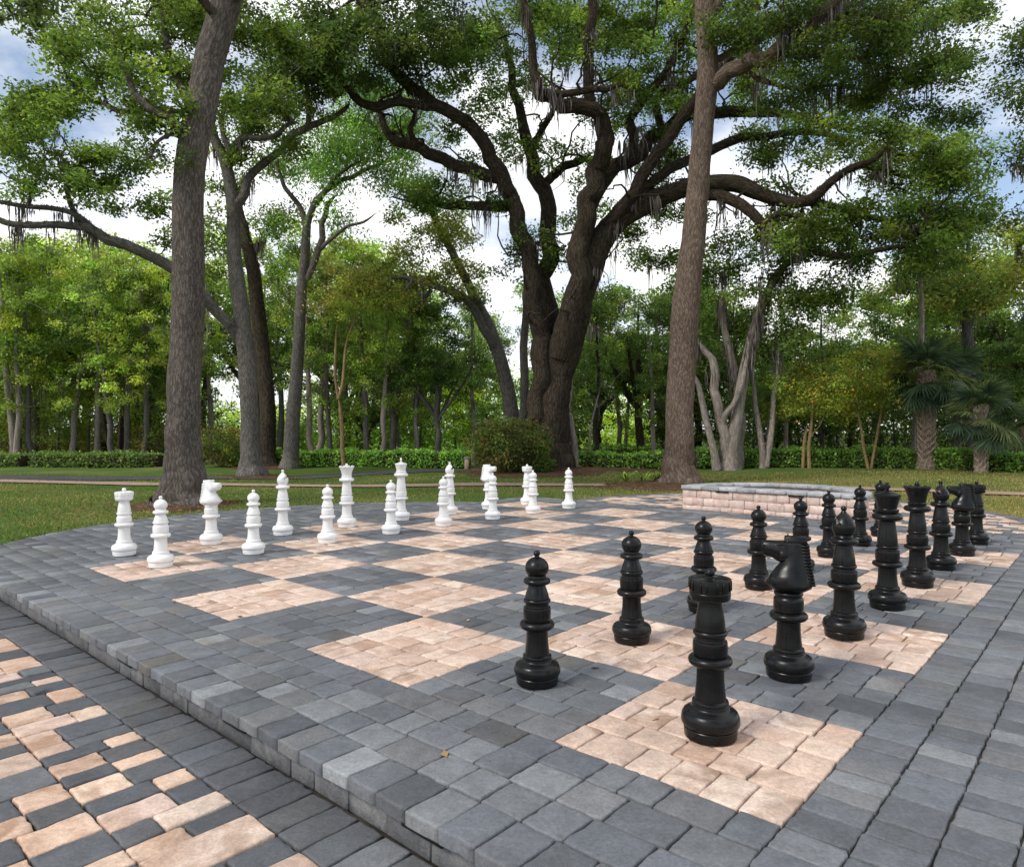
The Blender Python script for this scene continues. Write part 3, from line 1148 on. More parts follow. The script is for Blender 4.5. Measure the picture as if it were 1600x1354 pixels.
def chess():
    mk = {'rook': make_rook, 'knight': make_knight, 'bishop': make_bishop, 'queen': make_queen, 'king': make_king, 'pawn': make_pawn}
    proto, used = {k: f(M_BLACK) for k, f in mk.items()}, set()

    def place(kind, u, v, px, white, rz, label, group):
        if kind in used:
            o = copy_thing(proto[kind])
        else:
            o = proto[kind]; used.add(kind)
        w = uvw(u, v, 0.0)
        w[0] = (px - 800 + 0.00316 * (HC / w[1] * FPX)) / FPX * w[1]
        o.location = (float(w[0]), float(w[1]), 0.0035)
        o.rotation_euler = (0, 0, rz)
        set_mat(o, M_WHITE if white else M_BLACK)
        o['label'] = label
        o['category'] = 'chess ' + kind
        o['group'] = group
        return o
    V_DIR = math.atan2(SY, -CY)                              # facing of +v
    order = ['rook', 'knight', 'bishop', 'king', 'queen', 'bishop', 'knight', 'rook']
    bx = [1107, 1230, 1317, 1385, 1432, 1469, 1502, 1525]
    bl = ['black rook nearest the camera, on the front corner tan square', 'larger black knight, beside the nearest black rook', 'larger black bishop, between the near knight and the king',
          'black king with a cross on its crown', 'black queen with a pointed coronet beside the black king', 'smaller black bishop, just behind the black queen',
          'smaller black knight near the far right corner of the board', 'black rook farthest from the camera, partly behind the far knight']
    for i in range(8):
        rz = {'knight': V_DIR + 0.38, 'bishop': V_DIR + 0.45, 'king': V_DIR + 0.9}.get(order[i], rng.uniform(0, 6))
        place(order[i], i + .5, .5, bx[i], False, rz, bl[i], 'black back rank pieces')
    px = [837, 985, 1098, 1184, 1250, 1294, 1343, 1375]
    pl = ['black pawn leftmost of all the black pieces, on a grey square', 'second black pawn from the left, on a tan square', 'black pawn partly hidden behind the nearest black rook',
          'black pawn just left of the near black knight, on a tan square', 'black pawn rising behind the head of the near black knight', 'black pawn left of and behind the near bishop, before the fire pit',
          'black pawn at the right end of the fire pit', 'black pawn almost hidden behind the black king']
    for i in range(8):
        place('pawn', i + .5, 1.5, px[i], False, rng.uniform(0, 6), pl[i], 'black pawns')
    order = ['rook', 'knight', 'bishop', 'queen', 'king', 'bishop', 'knight', 'rook']
    wx = [193, 329, 441, 541, 626, 702, 763, 823]
    wl = ['white rook at the far left, leftmost of the white pieces', 'larger white knight in front of the big left oak trunk', 'white bishop on the grey paving between the left knight and the queen',
          'white queen with a flaring crown on a tan square', 'white king, tallest of the white pieces, behind a pawn', 'white bishop half hidden behind a white pawn',
          'smaller white knight half hidden behind a white pawn', 'smaller white rook, the one behind a white pawn near the round shrub']
    for i in range(8):
        rz = {'knight': V_DIR + math.pi + 0.35, 'bishop': V_DIR + math.pi + 0.7, 'king': V_DIR + 1.2}.get(order[i], rng.uniform(0, 6))
        place(order[i], i + .5, 7.5, wx[i], True, rz, wl[i], 'white back rank pieces')
    px = [250, 395, 511, 610, 692, 769, 832, 888]
    pl = ['white pawn nearest the camera, on the leftmost tan square', 'white pawn second from the left, on a grey square', 'white pawn just in front of the white queen', 'white pawn just in front of the white king',
          'white pawn overlapping a white bishop', 'white pawn overlapping the smaller white knight', 'white pawn overlapping the smaller white rook', 'white pawn standing alone at the right end of the white row']
    for i in range(8):
        place('pawn', i + .5, 6.5, px[i], True, rng.uniform(0, 6), pl[i], 'white pawns')


chess()


# ------------------------------------------------------------------ ground
def grid(name, x0, x1, y0, y1, step, zf, m, keep=None):
    xs = np.linspace(x0, x1, int((x1 - x0) / step) + 1)
    ys = np.linspace(y0, y1, int((y1 - y0) / step) + 1)
    X, Y = np.meshgrid(xs, ys)
    return X, Y


def zlawn(P):
    """Gentle unevenness of the lawn, dead flat beside the paving."""
    x, y = P[:, 0], P[:, 1]
    d = np.clip((y - 17) / 8, 0, 1)
    return -0.012 + d * (0.05 * np.sin(x * 0.31 + 1) * np.cos(y * 0.23) + 0.03 * np.sin(x * 0.77 + y * 0.4)) \
        + np.clip((x - 6) / 8, 0, 1) * np.clip((y - 20) / 5, 0, 1) * 0.12


def zforest(y):
    return np.where(y < 36, -0.02, -0.02 - 2.6 * np.clip((y - 36) / 24, 0, 1) ** 1.2)


def lawn():
    mb = MB()
    for (u0, u1, v0, v1) in ((-.52, 62, -62, 8.3), (-70, 62, 8.3, 75)):
        nu, nv = int((u1 - u0) / .8), int((v1 - v0) / .8)
        U, Vv = np.meshgrid(np.linspace(u0, u1, nu + 1), np.linspace(v0, v1, nv + 1))
        P = uvm(np.stack([U.ravel() * S, Vv.ravel() * S, 0 * U.ravel()], 1))
        P[:, 2] = zlawn(P) + np.where(P[:, 1] > 34.5, zforest(P[:, 1]) + .02, 0) - 0.012
        i = np.arange((nu + 1) * (nv + 1)).reshape(nv + 1, nu + 1)
        q = np.stack([i[:-1, :-1].ravel(), i[:-1, 1:].ravel(), i[1:, 1:].ravel(), i[1:, :-1].ravel()], 1)
        c = P[q].mean(1)
        mb.add(P, [q[c[:, 1] < 37]])
    struct(mb.build('lawn', M_LAWN))
    # forest floor and the land beyond, one sheet out to the horizon
    ys = np.r_[-400, -20, 5, 20, 34, 36, 38, 40, 44, 48, 52, 56, 60, 64, 80, 120, 900]
    xs = np.r_[-900, -200, -100, -60, -40, -20, 0, 20, 40, 60, 100, 200, 900]
    X, Y = np.meshgrid(xs, ys)
    Z = np.where(Y < 36, -0.45, zforest(Y) - 0.06)
    P = np.stack([X.ravel(), Y.ravel(), Z.ravel()], 1)
    i = np.arange(len(P)).reshape(len(ys), len(xs))
    q = np.stack([i[:-1, :-1].ravel(), i[:-1, 1:].ravel(), i[1:, 1:].ravel(), i[1:, :-1].ravel()], 1)
    struct(build('forest_floor', P, [q], M_SOIL))


def strip(name, pts, w, m, dz):
    c = catmull(pts, 10)
    T = np.gradient(c, axis=0)
    T /= np.linalg.norm(T, axis=1)[:, None]
    N = np.stack([-T[:, 1], T[:, 0]], 1)
    rows = []
    for k in (-1, -.33, .33, 1):
        e = c + N * (w / 2 * k)
        if abs(k) == 1:
            e = e + rng.normal(0, .025, e.shape)
        z = zlawn(np.c_[e, e[:, 0]]) + dz - 0.012 + (0.006 if abs(k) < 1 else 0)
        rows.append(np.c_[e, z])
    n = len(c)
    V = np.concatenate(rows)
    i = np.arange(n - 1)
    q = np.concatenate([np.stack([r * n + i, r * n + i + 1, (r + 1) * n + i + 1, (r + 1) * n + i], 1) for r in range(3)])
    return struct(build(name, V, [q[:, ::-1]], m))


def xy(px, py):
    D = gd(py)
    return ((px - 800) / FPX * D, D)


lawn()
PATH = [(-40, 23.6), xy(0, 750), xy(260, 754.5), xy(500, 757), xy(800, 757.5), xy(1030, 757.5), xy(1330, 764), xy(1600, 774), (26, 12)]
strip('brick_path', PATH, 1.0, M_PATH, 0.035)
strip('cart_path', [(-45, 25.5), xy(0, 744.8), xy(200, 744.4), xy(380, 743.2), xy(500, 740), xy(640, 736), xy(760, 733.5), (4, 31.0), (12, 33)], 1.9, M_ASPHALT, 0.03)


def mound(label, x, y, r, name='mulch_ring', h=0.09):
    n, k = 26, 5
    V = [[0, 0, h]]
    for j in range(1, k + 1):
        for a in np.linspace(0, 2 * math.pi, n, endpoint=False):
            rr = r * j / k * (1 + (0.14 * math.sin(3 * a + x) + 0.10 * math.sin(7 * a + y)) * (j / k))
            V.append([rr * math.cos(a), rr * math.sin(a), h * (1 - (j / k) ** 1.5) - 0.02 * (j == k)])
    i = np.arange(n); jn = (i + 1) % n
    q = np.concatenate([np.stack([1 + r_ * n + i, 1 + (r_ + 1) * n + i, 1 + (r_ + 1) * n + jn, 1 + r_ * n + jn], 1) for r_ in range(k - 1)])
    t = np.stack([np.zeros(n, int), 1 + i, 1 + jn], 1)
    V = np.array(V) + [x, y, zlawn(np.array([[x, y, 0.]]))[0] - 0.006]
    V[:, 2] += rng.normal(0, .008, len(V))
    return struct(build(name, V, [q, t], M_MULCH))


# ------------------------------------------------------------------ leaves, branches
def rand_unit(n):
    v = rng.normal(size=(n, 3))
    return v / np.linalg.norm(v, axis=1)[:, None]


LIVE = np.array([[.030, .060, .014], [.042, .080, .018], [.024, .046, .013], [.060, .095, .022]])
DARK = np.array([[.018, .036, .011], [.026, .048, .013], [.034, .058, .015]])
BRIGHT = np.array([[.085, .165, .028], [.065, .135, .024], [.11, .19, .036], [.05, .11, .022]])
SPRING = np.array([[.12, .20, .035], [.15, .22, .04], [.08, .15, .03]])
WILLOW = np.array([[.045, .105, .028], [.06, .125, .03], [.038, .085, .024]])
OLIVE = np.array([[.095, .105, .028], [.075, .095, .024], [.115, .105, .034]])
CITRUS = .66 * np.array([[.15, .24, .036], [.22, .28, .045], [.11, .185, .03], [.22, .20, .036], [.07, .13, .024], [.18, .26, .04]])
BROWNISH = np.array([[.075, .06, .024], [.05, .062, .018], [.10, .065, .03]])
HEDGE_C = np.array([[.035, .080, .016], [.055, .115, .022], [.025, .055, .012], [.075, .14, .028]])
MOSS_C = np.array([[.17, .17, .14], [.11, .115, .09], [.22, .22, .185]])


def leaf_arrays(C, spread, size, pal, wid=0.28, droop=0.0, flat=0.62, clump=None, fold=0.12):
    """Rhombic folded leaves round the points C (already one row per leaf)."""
    n = len(C)
    sp = np.asarray(spread, float)
    P = C + np.clip(rng.normal(size=(n, 3)), -1.7, 1.7) * (np.array([1, 1, flat]) * (sp if sp.ndim == 0 else sp[:, None]))
    d = rand_unit(n)
    d[:, 2] = d[:, 2] * 0.7 - droop
    d /= np.linalg.norm(d, axis=1)[:, None]
    up = rand_unit(n) * 0.8 + np.array([0, 0, 1.0])
    s = np.cross(d, up)
    s /= np.linalg.norm(s, axis=1)[:, None] + 1e-9
    nn = np.cross(s, d)
    L = size * rng.uniform(0.6, 1.3, n)[:, None]
    V = np.stack([P, P + d * L * .5 + s * L * wid + nn * L * fold, P + d * L, P + d * L * .5 - s * L * wid + nn * L * fold], 1)
    base = pal[rng.integers(len(pal), size=n)] if clump is None else pal[clump % len(pal)] * .6 + pal[rng.integers(len(pal), size=n)] * .4
    col = base * rng.lognormal(0, .22, n)[:, None]
    tint = np.repeat(np.c_[col, np.ones(n)], 4, 0)
    q = np.arange(n * 4).reshape(n, 4)
    return V.reshape(-1, 3), q, tint


def add_leaves(mb, pts, per, spread, size, pal, **kw):
    pts = np.asarray(pts)
    cl = np.repeat(rng.integers(0, 997, len(pts)), per)
    C = np.repeat(pts, per, 0)
    V, q, t = leaf_arrays(C, spread, size, pal, clump=cl, **kw)
    tone = rng.lognormal(0, .34, (997, 1)) * (1 + rng.uniform(-.12, .16, (997, 1)) * np.array([[1, .3, -.2]]))   # young and old sprays
    t[:, :3] *= np.repeat(tone[cl], 4, 0)
    mb.add(V, [q], tint=t)


def frames(P):
    T = np.gradient(P, axis=0)
    T /= np.linalg.norm(T, axis=1)[:, None] + 1e-9
    ref = np.array([1.0, 0, 0]) if abs(T[0][0]) < 0.9 else np.array([0, 1.0, 0])
    n = ref - T[0] * (ref @ T[0]); n /= np.linalg.norm(n)
    A = []
    for t in T:
        n = n - t * (n @ t); n /= np.linalg.norm(n) + 1e-9
        A.append((n, np.cross(t, n)))
    return A


def tube(mb, P, R, sides=8, rough=0.0, flute=None, s0=0.0):
    P = np.asarray(P, float)
    A = frames(P)
    a = np.linspace(0, 2 * math.pi, sides, endpoint=False)
    s = np.r_[0, np.cumsum(np.linalg.norm(np.diff(P, axis=0), axis=1))] + s0
    V, B = [], []
    ph = rng.uniform(0, 6, 3)
    for k in range(len(P)):
        r = np.full(sides, R[k])
        if rough:
            r = r * (1 + rough * (np.sin(2 * a + ph[0] + s[k] * .5) + .7 * np.sin(3 * a + ph[1] - s[k] * .9) + .5 * np.sin(5 * a + ph[2] + s[k] * 1.7)) + rng.normal(0, rough * .35, sides))
        if flute is not None:
            r = r * (1 + flute[k] * (np.cos(5 * a + ph[0]) + .6 * np.cos(3 * a + ph[1])))
        n, b = A[k]
        V.append(P[k] + np.cos(a)[:, None] * r[:, None] * n + np.sin(a)[:, None] * r[:, None] * b)
        rc = R[k] if flute is None else min(R[k], R[len(R) // 3] * 1.1)
        B.append(np.stack([np.cos(a) * rc, np.sin(a) * rc, np.full(sides, s[k])], 1) + ph)
    i = np.arange(sides); j = (i + 1) % sides
    q = np.concatenate([np.stack([k * sides + i, k * sides + j, (k + 1) * sides + j, (k + 1) * sides + i], 1) for k in range(len(P) - 1)])
    mb.add(np.concatenate(V), [q, (i + (len(P) - 1) * sides)[None, :]], bark=np.concatenate(B))


class Tree:
    def __init__(self):
        self.N = np.zeros((30000, 3)); self.par = []; self.rp = []; self.n = 0
        self.paths = []
        self.ends = []

    def node(self, p, par, r):
        self.N[self.n] = p; self.par.append(par); self.rp.append(r); self.n += 1
        return self.n - 1

    def limb(self, pts, sides=12, rough=0.05, flare=False, attach=True, sub=5, kink=None):
        """pts rows: x, y, z, radius."""
        kink = (0.035 if flare else 0.30) if kink is None else kink
        pts = np.asarray(pts, float)
        c = catmull(pts, sub)
        w = rng.normal(0, 1, (len(c) // 3 + 3, 3))                # knuckles and kinks
        xi = np.arange(len(c)) / 3.0
        wv = np.stack([np.interp(xi, np.arange(len(w)), w[:, a]) for a in range(3)], 1)
        c[:, :3] += wv * (c[:, 3:4] * kink) * (np.arange(len(c)) > 1)[:, None]
        par = -1
        if self.n and attach:
            par = int(np.argmin(((self.N[:self.n] - c[0, :3]) ** 2).sum(1)))
        ids = []
        for p in c:
            par = self.node(p[:3], par, p[3]); ids.append(par)
        self.paths.append((ids, None, sides, rough, flare))
        self.ends.append(c[-1, :3])
        return c

    def grow(self, pts, step=0.4, wob=0.12, tip=0.010):
        pts = np.asarray(pts, float)
        n0 = self.n
        d0 = np.array([((self.N[:n0] - p) ** 2).sum(1).min() for p in pts])
        for k in np.argsort(d0):
            p = pts[k]
            d2 = ((self.N[:self.n] - p) ** 2).sum(1)
            d2 = d2 * (1 + 0.35 * (self.N[:self.n, 2] > p[2] + 0.8))
            a = int(np.argmin(d2))
            q = self.N[a].copy()
            L = math.sqrt(((q - p) ** 2).sum())
            m = max(2, int(L / step))
            w1, w2 = rng.normal(0, 1, 3), rng.normal(0, 1, 3)
            ids = [a]
            par = a
            for t in np.linspace(0, 1, m + 1)[1:]:
                x = q + (p - q) * t + (w1 * math.sin(math.pi * t) + w2 * math.sin(2 * math.pi * t) * .8) * wob * L * .5
                x[2] += 0.10 * L * math.sin(math.pi * t)
                par = self.node(x, par, 0.0); ids.append(par)
            self.paths.append((ids, tip, 5, 0.0, False))

    def extra(self, n, lmin, lmax, r0):
        """Bare crooked side branches off the limbs."""
        rp = np.array(self.rp)
        sel = np.where((rp > r0 * 1.3) & (self.N[:self.n, 2] > 5))[0]
        for a in rng.choice(sel, n):
            L = rng.uniform(lmin, lmax); m = 8
            d = rand_unit(1)[0]; d[2] = abs(d[2]) * .8 + .1; d[1] *= .7
            p, par, ids = self.N[a].copy(), int(a), [int(a)]
            for k in range(m):
                d = d + rng.normal(0, .42, 3); d /= np.linalg.norm(d)
                p = p + d * L / m
                par = self.node(p, par, r0 * (1 - .85 * (k + 1) / m)); ids.append(par)
            self.paths.append((ids, .01, 6, 0.0, False))

    def mesh(self, mb, k=1.0, tip=0.011, maxr=0.16):
        area = np.zeros(self.n)
        hasch = np.zeros(self.n, bool)
        for i in range(self.n - 1, -1, -1):
            if not hasch[i]:
                area[i] = tip ** 2
            if self.par[i] >= 0:
                area[self.par[i]] += area[i]; hasch[self.par[i]] = True
        r = np.minimum(np.sqrt(area) * k, maxr)
        rp = np.array(self.rp)
        r = np.where(rp > 0, rp, r)
        for ids, tp, sides, rough, flare in self.paths:
            P = self.N[ids]
            R = r[ids].copy()
            if tp is not None:
                R[0] = min(R[0], R[1] * 1.15)
                R[-1] *= .6
            if tp is None and R[-1] < .14 and len(R) > 6:      # limbs run out to a twig, never a stub
                R[-5:] = R[-5:] * np.array([.95, .8, .6, .38, .12])
            fl = None
            if flare:
                z = P[:, 2] - P[0, 2]
                fl = 0.10 * np.exp(-z / 0.6)
            s = sides if tp is not None else sides
            tube(mb, P, R, s, rough, fl)
        self.r = r


def moss_strands(mb, pts, n, lmin, lmax, rad=0.12):
    """Hanging tufts: narrow tapering ribbons, three crossing per strand."""
    pts = np.asarray(pts)
    if not len(pts):
        return
    m = max(3, n // 14)
    tuft, tl = pts[rng.integers(len(pts), size=m)], rng.uniform(lmin, lmax, m)
    k_ = rng.integers(m, size=n)
    P = tuft[k_] + rng.normal(0, rad, (n, 3)) * [1, 1, .4]
    L = tl[k_] * rng.beta(1.3, 1.6, n) + .08
    k_ = rng.uniform(0, 1, n)
    for k in range(2):
        a = rng.uniform(0, math.pi, n)
        w = rng.uniform(.007, .022, n)
        s = np.stack([np.cos(a), np.sin(a), 0 * a], 1) * w[:, None]
        rows = []
        sw = rng.normal(0, .05, (n, 3)); sw[:, 2] = 0
        for j, (q, f) in enumerate(((0, .6), (.25, 1.2), (.5, 1.0), (.75, .7), (1, .08))):
            c = P + np.array([0, 0, -1.0]) * L[:, None] * q + sw * (np.sin(q * 5 + k_ * 6)[:, None] * .8 + q) * L[:, None]
            rows += [c - s * f, c + s * f]
        V = np.stack(rows, 1).reshape(-1, 3)
        b = np.arange(n)[:, None] * 10
        col = MOSS_C[rng.integers(3, size=n)] * rng.lognormal(0, .25, n)[:, None]
        mb.add(V, [np.concatenate([b + np.array([[2 * j, 2 * j + 1, 2 * j + 3, 2 * j + 2]]) for j in range(4)])], tint=np.repeat(np.c_[col, np.ones(n)], 10, 0))


def blob(px, py, rx, ry, n, D, dd):
    """n clump centres filling a lump of crown: picture position, depth D, depth half-range dd."""
    m = max(2, n // 5)
    a, r = rng.uniform(0, 2 * math.pi, m), np.sqrt(rng.uniform(0, 1, m))
    z = D + rng.uniform(-1, 1, m) * dd
    c = rng.integers(m, size=n)                               # clumps gather into sprays
    k = 11.0 + 0.06 * (rx + ry)
    return np.array([at(px + rx * r[i] * math.cos(a[i]) + rng.normal(0, k * 1.2), py + ry * r[i] * math.sin(a[i]) + rng.normal(0, k * .6), z[i] + rng.normal(0, k * D / FPX)) for i in c])


def plimb(rows):
    """rows (px, py, D, width px) -> x, y, z, radius."""
    out = []
    for px, py, D, w in rows:
        p = at(px, py, D)
        out.append([*p, w / 2 / FPX * D])
    return np.array(out)


def finish_tree(T, root, base, leaf_sets, bark, mossn=0, moss_len=(.3, 1.2), k=1.0, tip=0.011, leafm=None, maxr=0.14, mfilter=None, fuzz=0):
    tb = MB(); T.mesh(tb, k, tip, maxr)
    o = tb.build('trunk', bark, None, loc=base); o.parent = root; o.location = (0, 0, 0)
    cb = MB()
    for pts, per, spread, size, pal, kw in leaf_sets:
        add_leaves(cb, pts, per, spread, size, pal, **kw)
    if fuzz:                                                  # resurrection fern and moss coating the limbs
        sel = np.where((T.r > .045) & (T.r < .55) & (T.N[:T.n, 2] > 3.2))[0]
        i = rng.choice(sel, fuzz)
        d = rand_unit(fuzz); d[:, 2] += .35; d /= np.linalg.norm(d, axis=1)[:, None]
        par = np.array(T.par)[i]
        f = rng.uniform(0, 1, fuzz)[:, None]
        C = T.N[i] * f + T.N[np.where(par >= 0, par, i)] * (1 - f) + d * (T.r[i] * 1.0)[:, None]
        V, q, tt = leaf_arrays(C, .03, .10, np.concatenate([BROWNISH, DARK, OLIVE * .6]) * .7, wid=.2)
        cb.add(V, [q], tint=tt)
    o = cb.build('crown', leafm or M_LEAF, None, smooth=False, loc=base); o.parent = root; o.location = (0, 0, 0)
    if mossn:
        r = T.r
        sel = np.where((r > 0.02) & (r < 0.3) & (T.N[:T.n, 2] > 4.0))[0]
        if mfilter is not None:
            sel = sel[mfilter(T.N[sel])]
        pts = T.N[sel] - np.c_[np.zeros((len(sel), 2)), r[sel] * .8]
        mm = MB(); moss_strands(mm, pts, mossn, *moss_len)
        o = mm.build('spanish_moss', M_MOSS, None, smooth=False, loc=base); o.parent = root; o.location = (0, 0, 0); o['kind'] = 'stuff'


def base_of(px, D):
    x = (px - 800) / FPX * D
    return np.array([x, D, zlawn(np.array([[x, D, 0.]]))[0] - 0.012])


def trunk_rows(rows, base_px, D):
    """Trunk reaching the ground: prepend a buried foot."""
    r = plimb(rows)
    z = base_of(base_px, D)[2]
    f = r[0].copy(); f[2] = z - 0.25
    return np.concatenate([[f], r])


# --- the big oak at the left
def left_oak():
    D = 15.9
    b = base_of(285, D)
    t = thing('oak_tree', 'big straight grey oak trunk with flared roots on the lawn, nearest the camera', 'tree', b)
    T = Tree()
    T.limb(trunk_rows([(286, 790, D, 104), (286, 776, D, 86), (286, 758, D, 71), (286, 735, D, 61), (285, 700, D, 54), (287, 640, D, 49), (290, 560, D, 47), (295, 470, D, 47), (296, 380, D, 46), (295, 300, D, 45),
                       (302, 230, D, 45), (316, 160, D, 46), (331, 90, D, 45), (350, 20, D, 44), (372, -60, D, 40), (392, -170, D, 34), (400, -300, D, 22)], 286, D), 28, 0.02, True, sub=6)
    L = [[(298, 200, D, 14), (281, 205, D - .3, 13), (272, 185, D - .6, 12), (240, 172, D - .8, 10), (210, 145, D - .8, 9), (200, 110, D - .8, 8), (185, 80, D - .8, 6)],
         [(300, 178, D, 14), (262, 170, D + .5, 11), (225, 168, D + .8, 10), (190, 172, D + 1, 9), (160, 158, D + 1.2, 6), (110, 150, D + 1.5, 4)],
         [(306, 175, D, 18), (290, 150, D + .6, 14), (276, 110, D + 1, 13), (262, 70, D + 1.4, 11), (255, 20, D + 1.6, 9), (240, -40, D + 1.8, 7)],
         [(291, 215, D, 8), (268, 208, D - .4, 6), (247, 222, D - .6, 5), (236, 242, D - .8, 4), (222, 250, D - 1, 3)],
         [(352, 10, D, 20), (390, -30, D - .5, 15), (450, -50, D - 1, 12), (520, -60, D - 1.5, 8)],
         [(345, 30, D, 16), (300, -20, D - 1, 13), (230, -50, D - 1.6, 10), (150, -40, D - 2, 7)],
         [(385, -140, D, 18), (460, -200, D - 1, 14), (560, -240, D - 2, 9)], [(385, -140, D, 18), (300, -220, D - 1, 13), (180, -240, D - 1.5, 8)]]
    for l in L:
        T.limb(plimb(l), 9, 0.06)
    P = np.concatenate([blob(190, 45, 130, 55, 70, D + 2, 1.6), blob(110, 60, 70, 40, 26, D + 1, 1.4), blob(290, 40, 60, 60, 34, D + 2.4, 1.3), blob(230, 125, 60, 45, 26, D + .5, 1.2), blob(95, 140, 55, 30, 22, D + 1, 1.2),
                        blob(150, 130, 40, 40, 12, D + 1, 1), blob(60, 170, 50, 18, 14, D + 1, 1), blob(240, 175, 50, 18, 12, D, .8), blob(285, 130, 25, 50, 10, D + 1.2, .8),
                        blob(420, 40, 60, 55, 40, D + 2.2, 1.4), blob(375, 110, 25, 60, 14, D + 2, 1)])
    P2 = np.concatenate([blob(215, 235, 25, 20, 5, D - .8, .5), blob(272, 245, 18, 25, 4, D - .2, .4)])
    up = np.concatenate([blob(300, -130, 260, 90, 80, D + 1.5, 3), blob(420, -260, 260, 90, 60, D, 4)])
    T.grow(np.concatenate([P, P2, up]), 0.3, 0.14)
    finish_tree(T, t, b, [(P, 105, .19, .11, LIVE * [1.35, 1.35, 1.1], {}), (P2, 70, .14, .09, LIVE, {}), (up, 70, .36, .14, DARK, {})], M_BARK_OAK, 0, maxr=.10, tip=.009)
    # scar with a knot on the bark
    mound('', b[0], b[1] - .1, 1.35)


# --- twin trunk behind it with the long low limb
def twin_oak():
    D = 26.3
    b = base_of(392, D)
    t = thing('oak_tree', 'forked grey oak behind the big left trunk, sending one long low limb to the left', 'tree', b)
    T = Tree()
    T.limb(trunk_rows([(391, 741, D, 52), (391, 722, D, 36), (391, 690, D, 30), (390, 640, D, 27), (387, 590, D, 27), (383, 540, D, 25), (376, 480, D, 24), (369, 420, D, 22), (366, 365, D, 21), (366, 330, D, 20), (360, 280, D, 19),
                       (348, 240, D, 16), (336, 212, D, 14), (330, 180, D, 12), (328, 130, D, 8), (322, 90, D, 5)], 391, D), 18, 0.03, True)
    T.limb(plimb([(384, 545, D, 17), (374, 528, D, 16), (350, 497, D - .4, 16), (318, 462, D - .8, 16), (280, 427, D - 1, 17), (240, 401, D - 1.2, 17), (200, 382, D - 1.4, 17), (160, 367, D - 1.6, 16), (130, 352, D - 1.8, 14), (95, 350, D - 2, 12), (60, 350, D - 2.2, 11), (25, 347, D - 2.4, 10), (-15, 336, D - 2.6, 9), (-60, 320, D - 2.8, 6)]), 12, 0.06)
    T.limb(plimb([(158, 367, D - 1.6, 12), (140, 348, D - 1.6, 10), (112, 330, D - 1.8, 9), (75, 323, D - 2, 8), (40, 320, D - 2.2, 7), (0, 312, D - 2.4, 6), (-40, 300, D - 2.4, 4)]), 9, .06)
    T.limb(plimb([(126, 345, D - 1.7, 9), (113, 318, D - 1.6, 8), (107, 290, D - 1.5, 7), (112, 262, D - 1.4, 6), (95, 243, D - 1.3, 5), (72, 231, D - 1.3, 4)]), 8, .06)
    T.limb(plimb([(45, 320, D - 2.2, 7), (49, 298, D - 2, 6), (38, 283, D - 2, 5), (12, 272, D - 2, 4)]), 7, .06)
    T.limb(plimb([(368, 335, D, 16), (377, 312, D, 14), (396, 274, D + .3, 13), (420, 248, D + .5, 12), (452, 216, D + .8, 11), (480, 199, D + 1, 11), (515, 187, D + 1.2, 9), (540, 170, D + 1.4, 7), (548, 158, D + 1.5, 5)]), 10, .06)
    T.limb(plimb([(482, 199, D + 1, 8), (484, 170, D + 1, 8), (481, 140, D + 1, 7), (484, 115, D + 1, 6)]), 8, .05)
    T.limb(plimb([(358, 262, D, 12), (366, 240, D - .3, 10), (380, 218, D - .5, 9), (405, 214, D - .7, 9), (430, 210, D - .9, 8), (450, 195, D - 1, 6), (470, 190, D - 1, 4)]), 8, .06)
    T.limb(plimb([(366, 240, D - .3, 9), (352, 215, D - .2, 8), (350, 180, D, 7), (356, 150, D, 5)]), 8, .05)
    P = np.concatenate([blob(35, 185, 45, 28, 22, D - 1.5, 1.2), blob(28, 240, 42, 40, 30, D - 2, 1.4), blob(118, 250, 28, 38, 16, D - 1.4, 1), blob(190, 255, 35, 25, 15, D - .8, 1), blob(130, 300, 45, 25, 18, D - 1.4, 1),
                        blob(60, 160, 60, 22, 16, D - 1, 1), blob(215, 330, 55, 20, 14, D - .8, .8), blob(165, 285, 30, 30, 10, D - 1, .8), blob(205, 260, 22, 22, 8, D - .8, .8), blob(30, 290, 30, 16, 8, D - 2, .8), blob(300, 345, 40, 22, 8, D, .8),
                        blob(375, 195, 40, 50, 30, D, 1.2), blob(430, 175, 40, 40, 26, D - .3, 1.2), blob(500, 165, 45, 30, 20, D + 1, 1), blob(420, 235, 40, 22, 10, D - .3, .8), blob(345, 290, 20, 18, 4, D, .5), blob(470, 235, 40, 20, 8, D + .6, .8), blob(350, 130, 40, 40, 14, D, 1)])
    up = np.concatenate([blob(440, 110, 90, 40, 40, D, 1.6)])
    T.grow(np.concatenate([P, up]), .35, .15)
    finish_tree(T, t, b, [(P, 95, .23, .15, LIVE * [1.3, 1.3, 1.1], {}), (up, 90, .27, .16, LIVE, {})], M_BARK_GREY, 500, (.3, 1.3), maxr=.09, tip=.010, fuzz=5000)
    mound('', b[0], b[1], 1.7)
    D2 = 33.5
    b = base_of(416, D2)
    t = thing('oak_tree', 'dark rough trunk standing just behind the forked grey oak, with a spreading root foot', 'tree', b)
    T = Tree()
    T.limb(trunk_rows([(416, 727, D2, 50), (416, 712, D2, 30), (418, 680, D2, 26), (419, 640, D2, 25), (416, 600, D2, 24), (411, 550, D2, 23), (404, 490, D2, 21), (398, 430, D2, 20), (391, 395, D2, 19), (382, 360, D2, 17), (374, 320, D2, 13), (380, 270, D2, 8)], 416, D2), 16, .04, True)
    T.limb(plimb([(393, 400, D2, 11), (402, 385, D2, 10), (412, 372, D2, 8), (413, 360, D2, 5)]), 8, .05)
    P = np.concatenate([blob(350, 360, 35, 25, 14, D2, 1), blob(420, 330, 30, 35, 14, D2, 1), blob(400, 280, 50, 30, 16, D2, 1.2), blob(330, 400, 25, 40, 12, D2 + 1, 1)])
    T.grow(P, .4, .15)
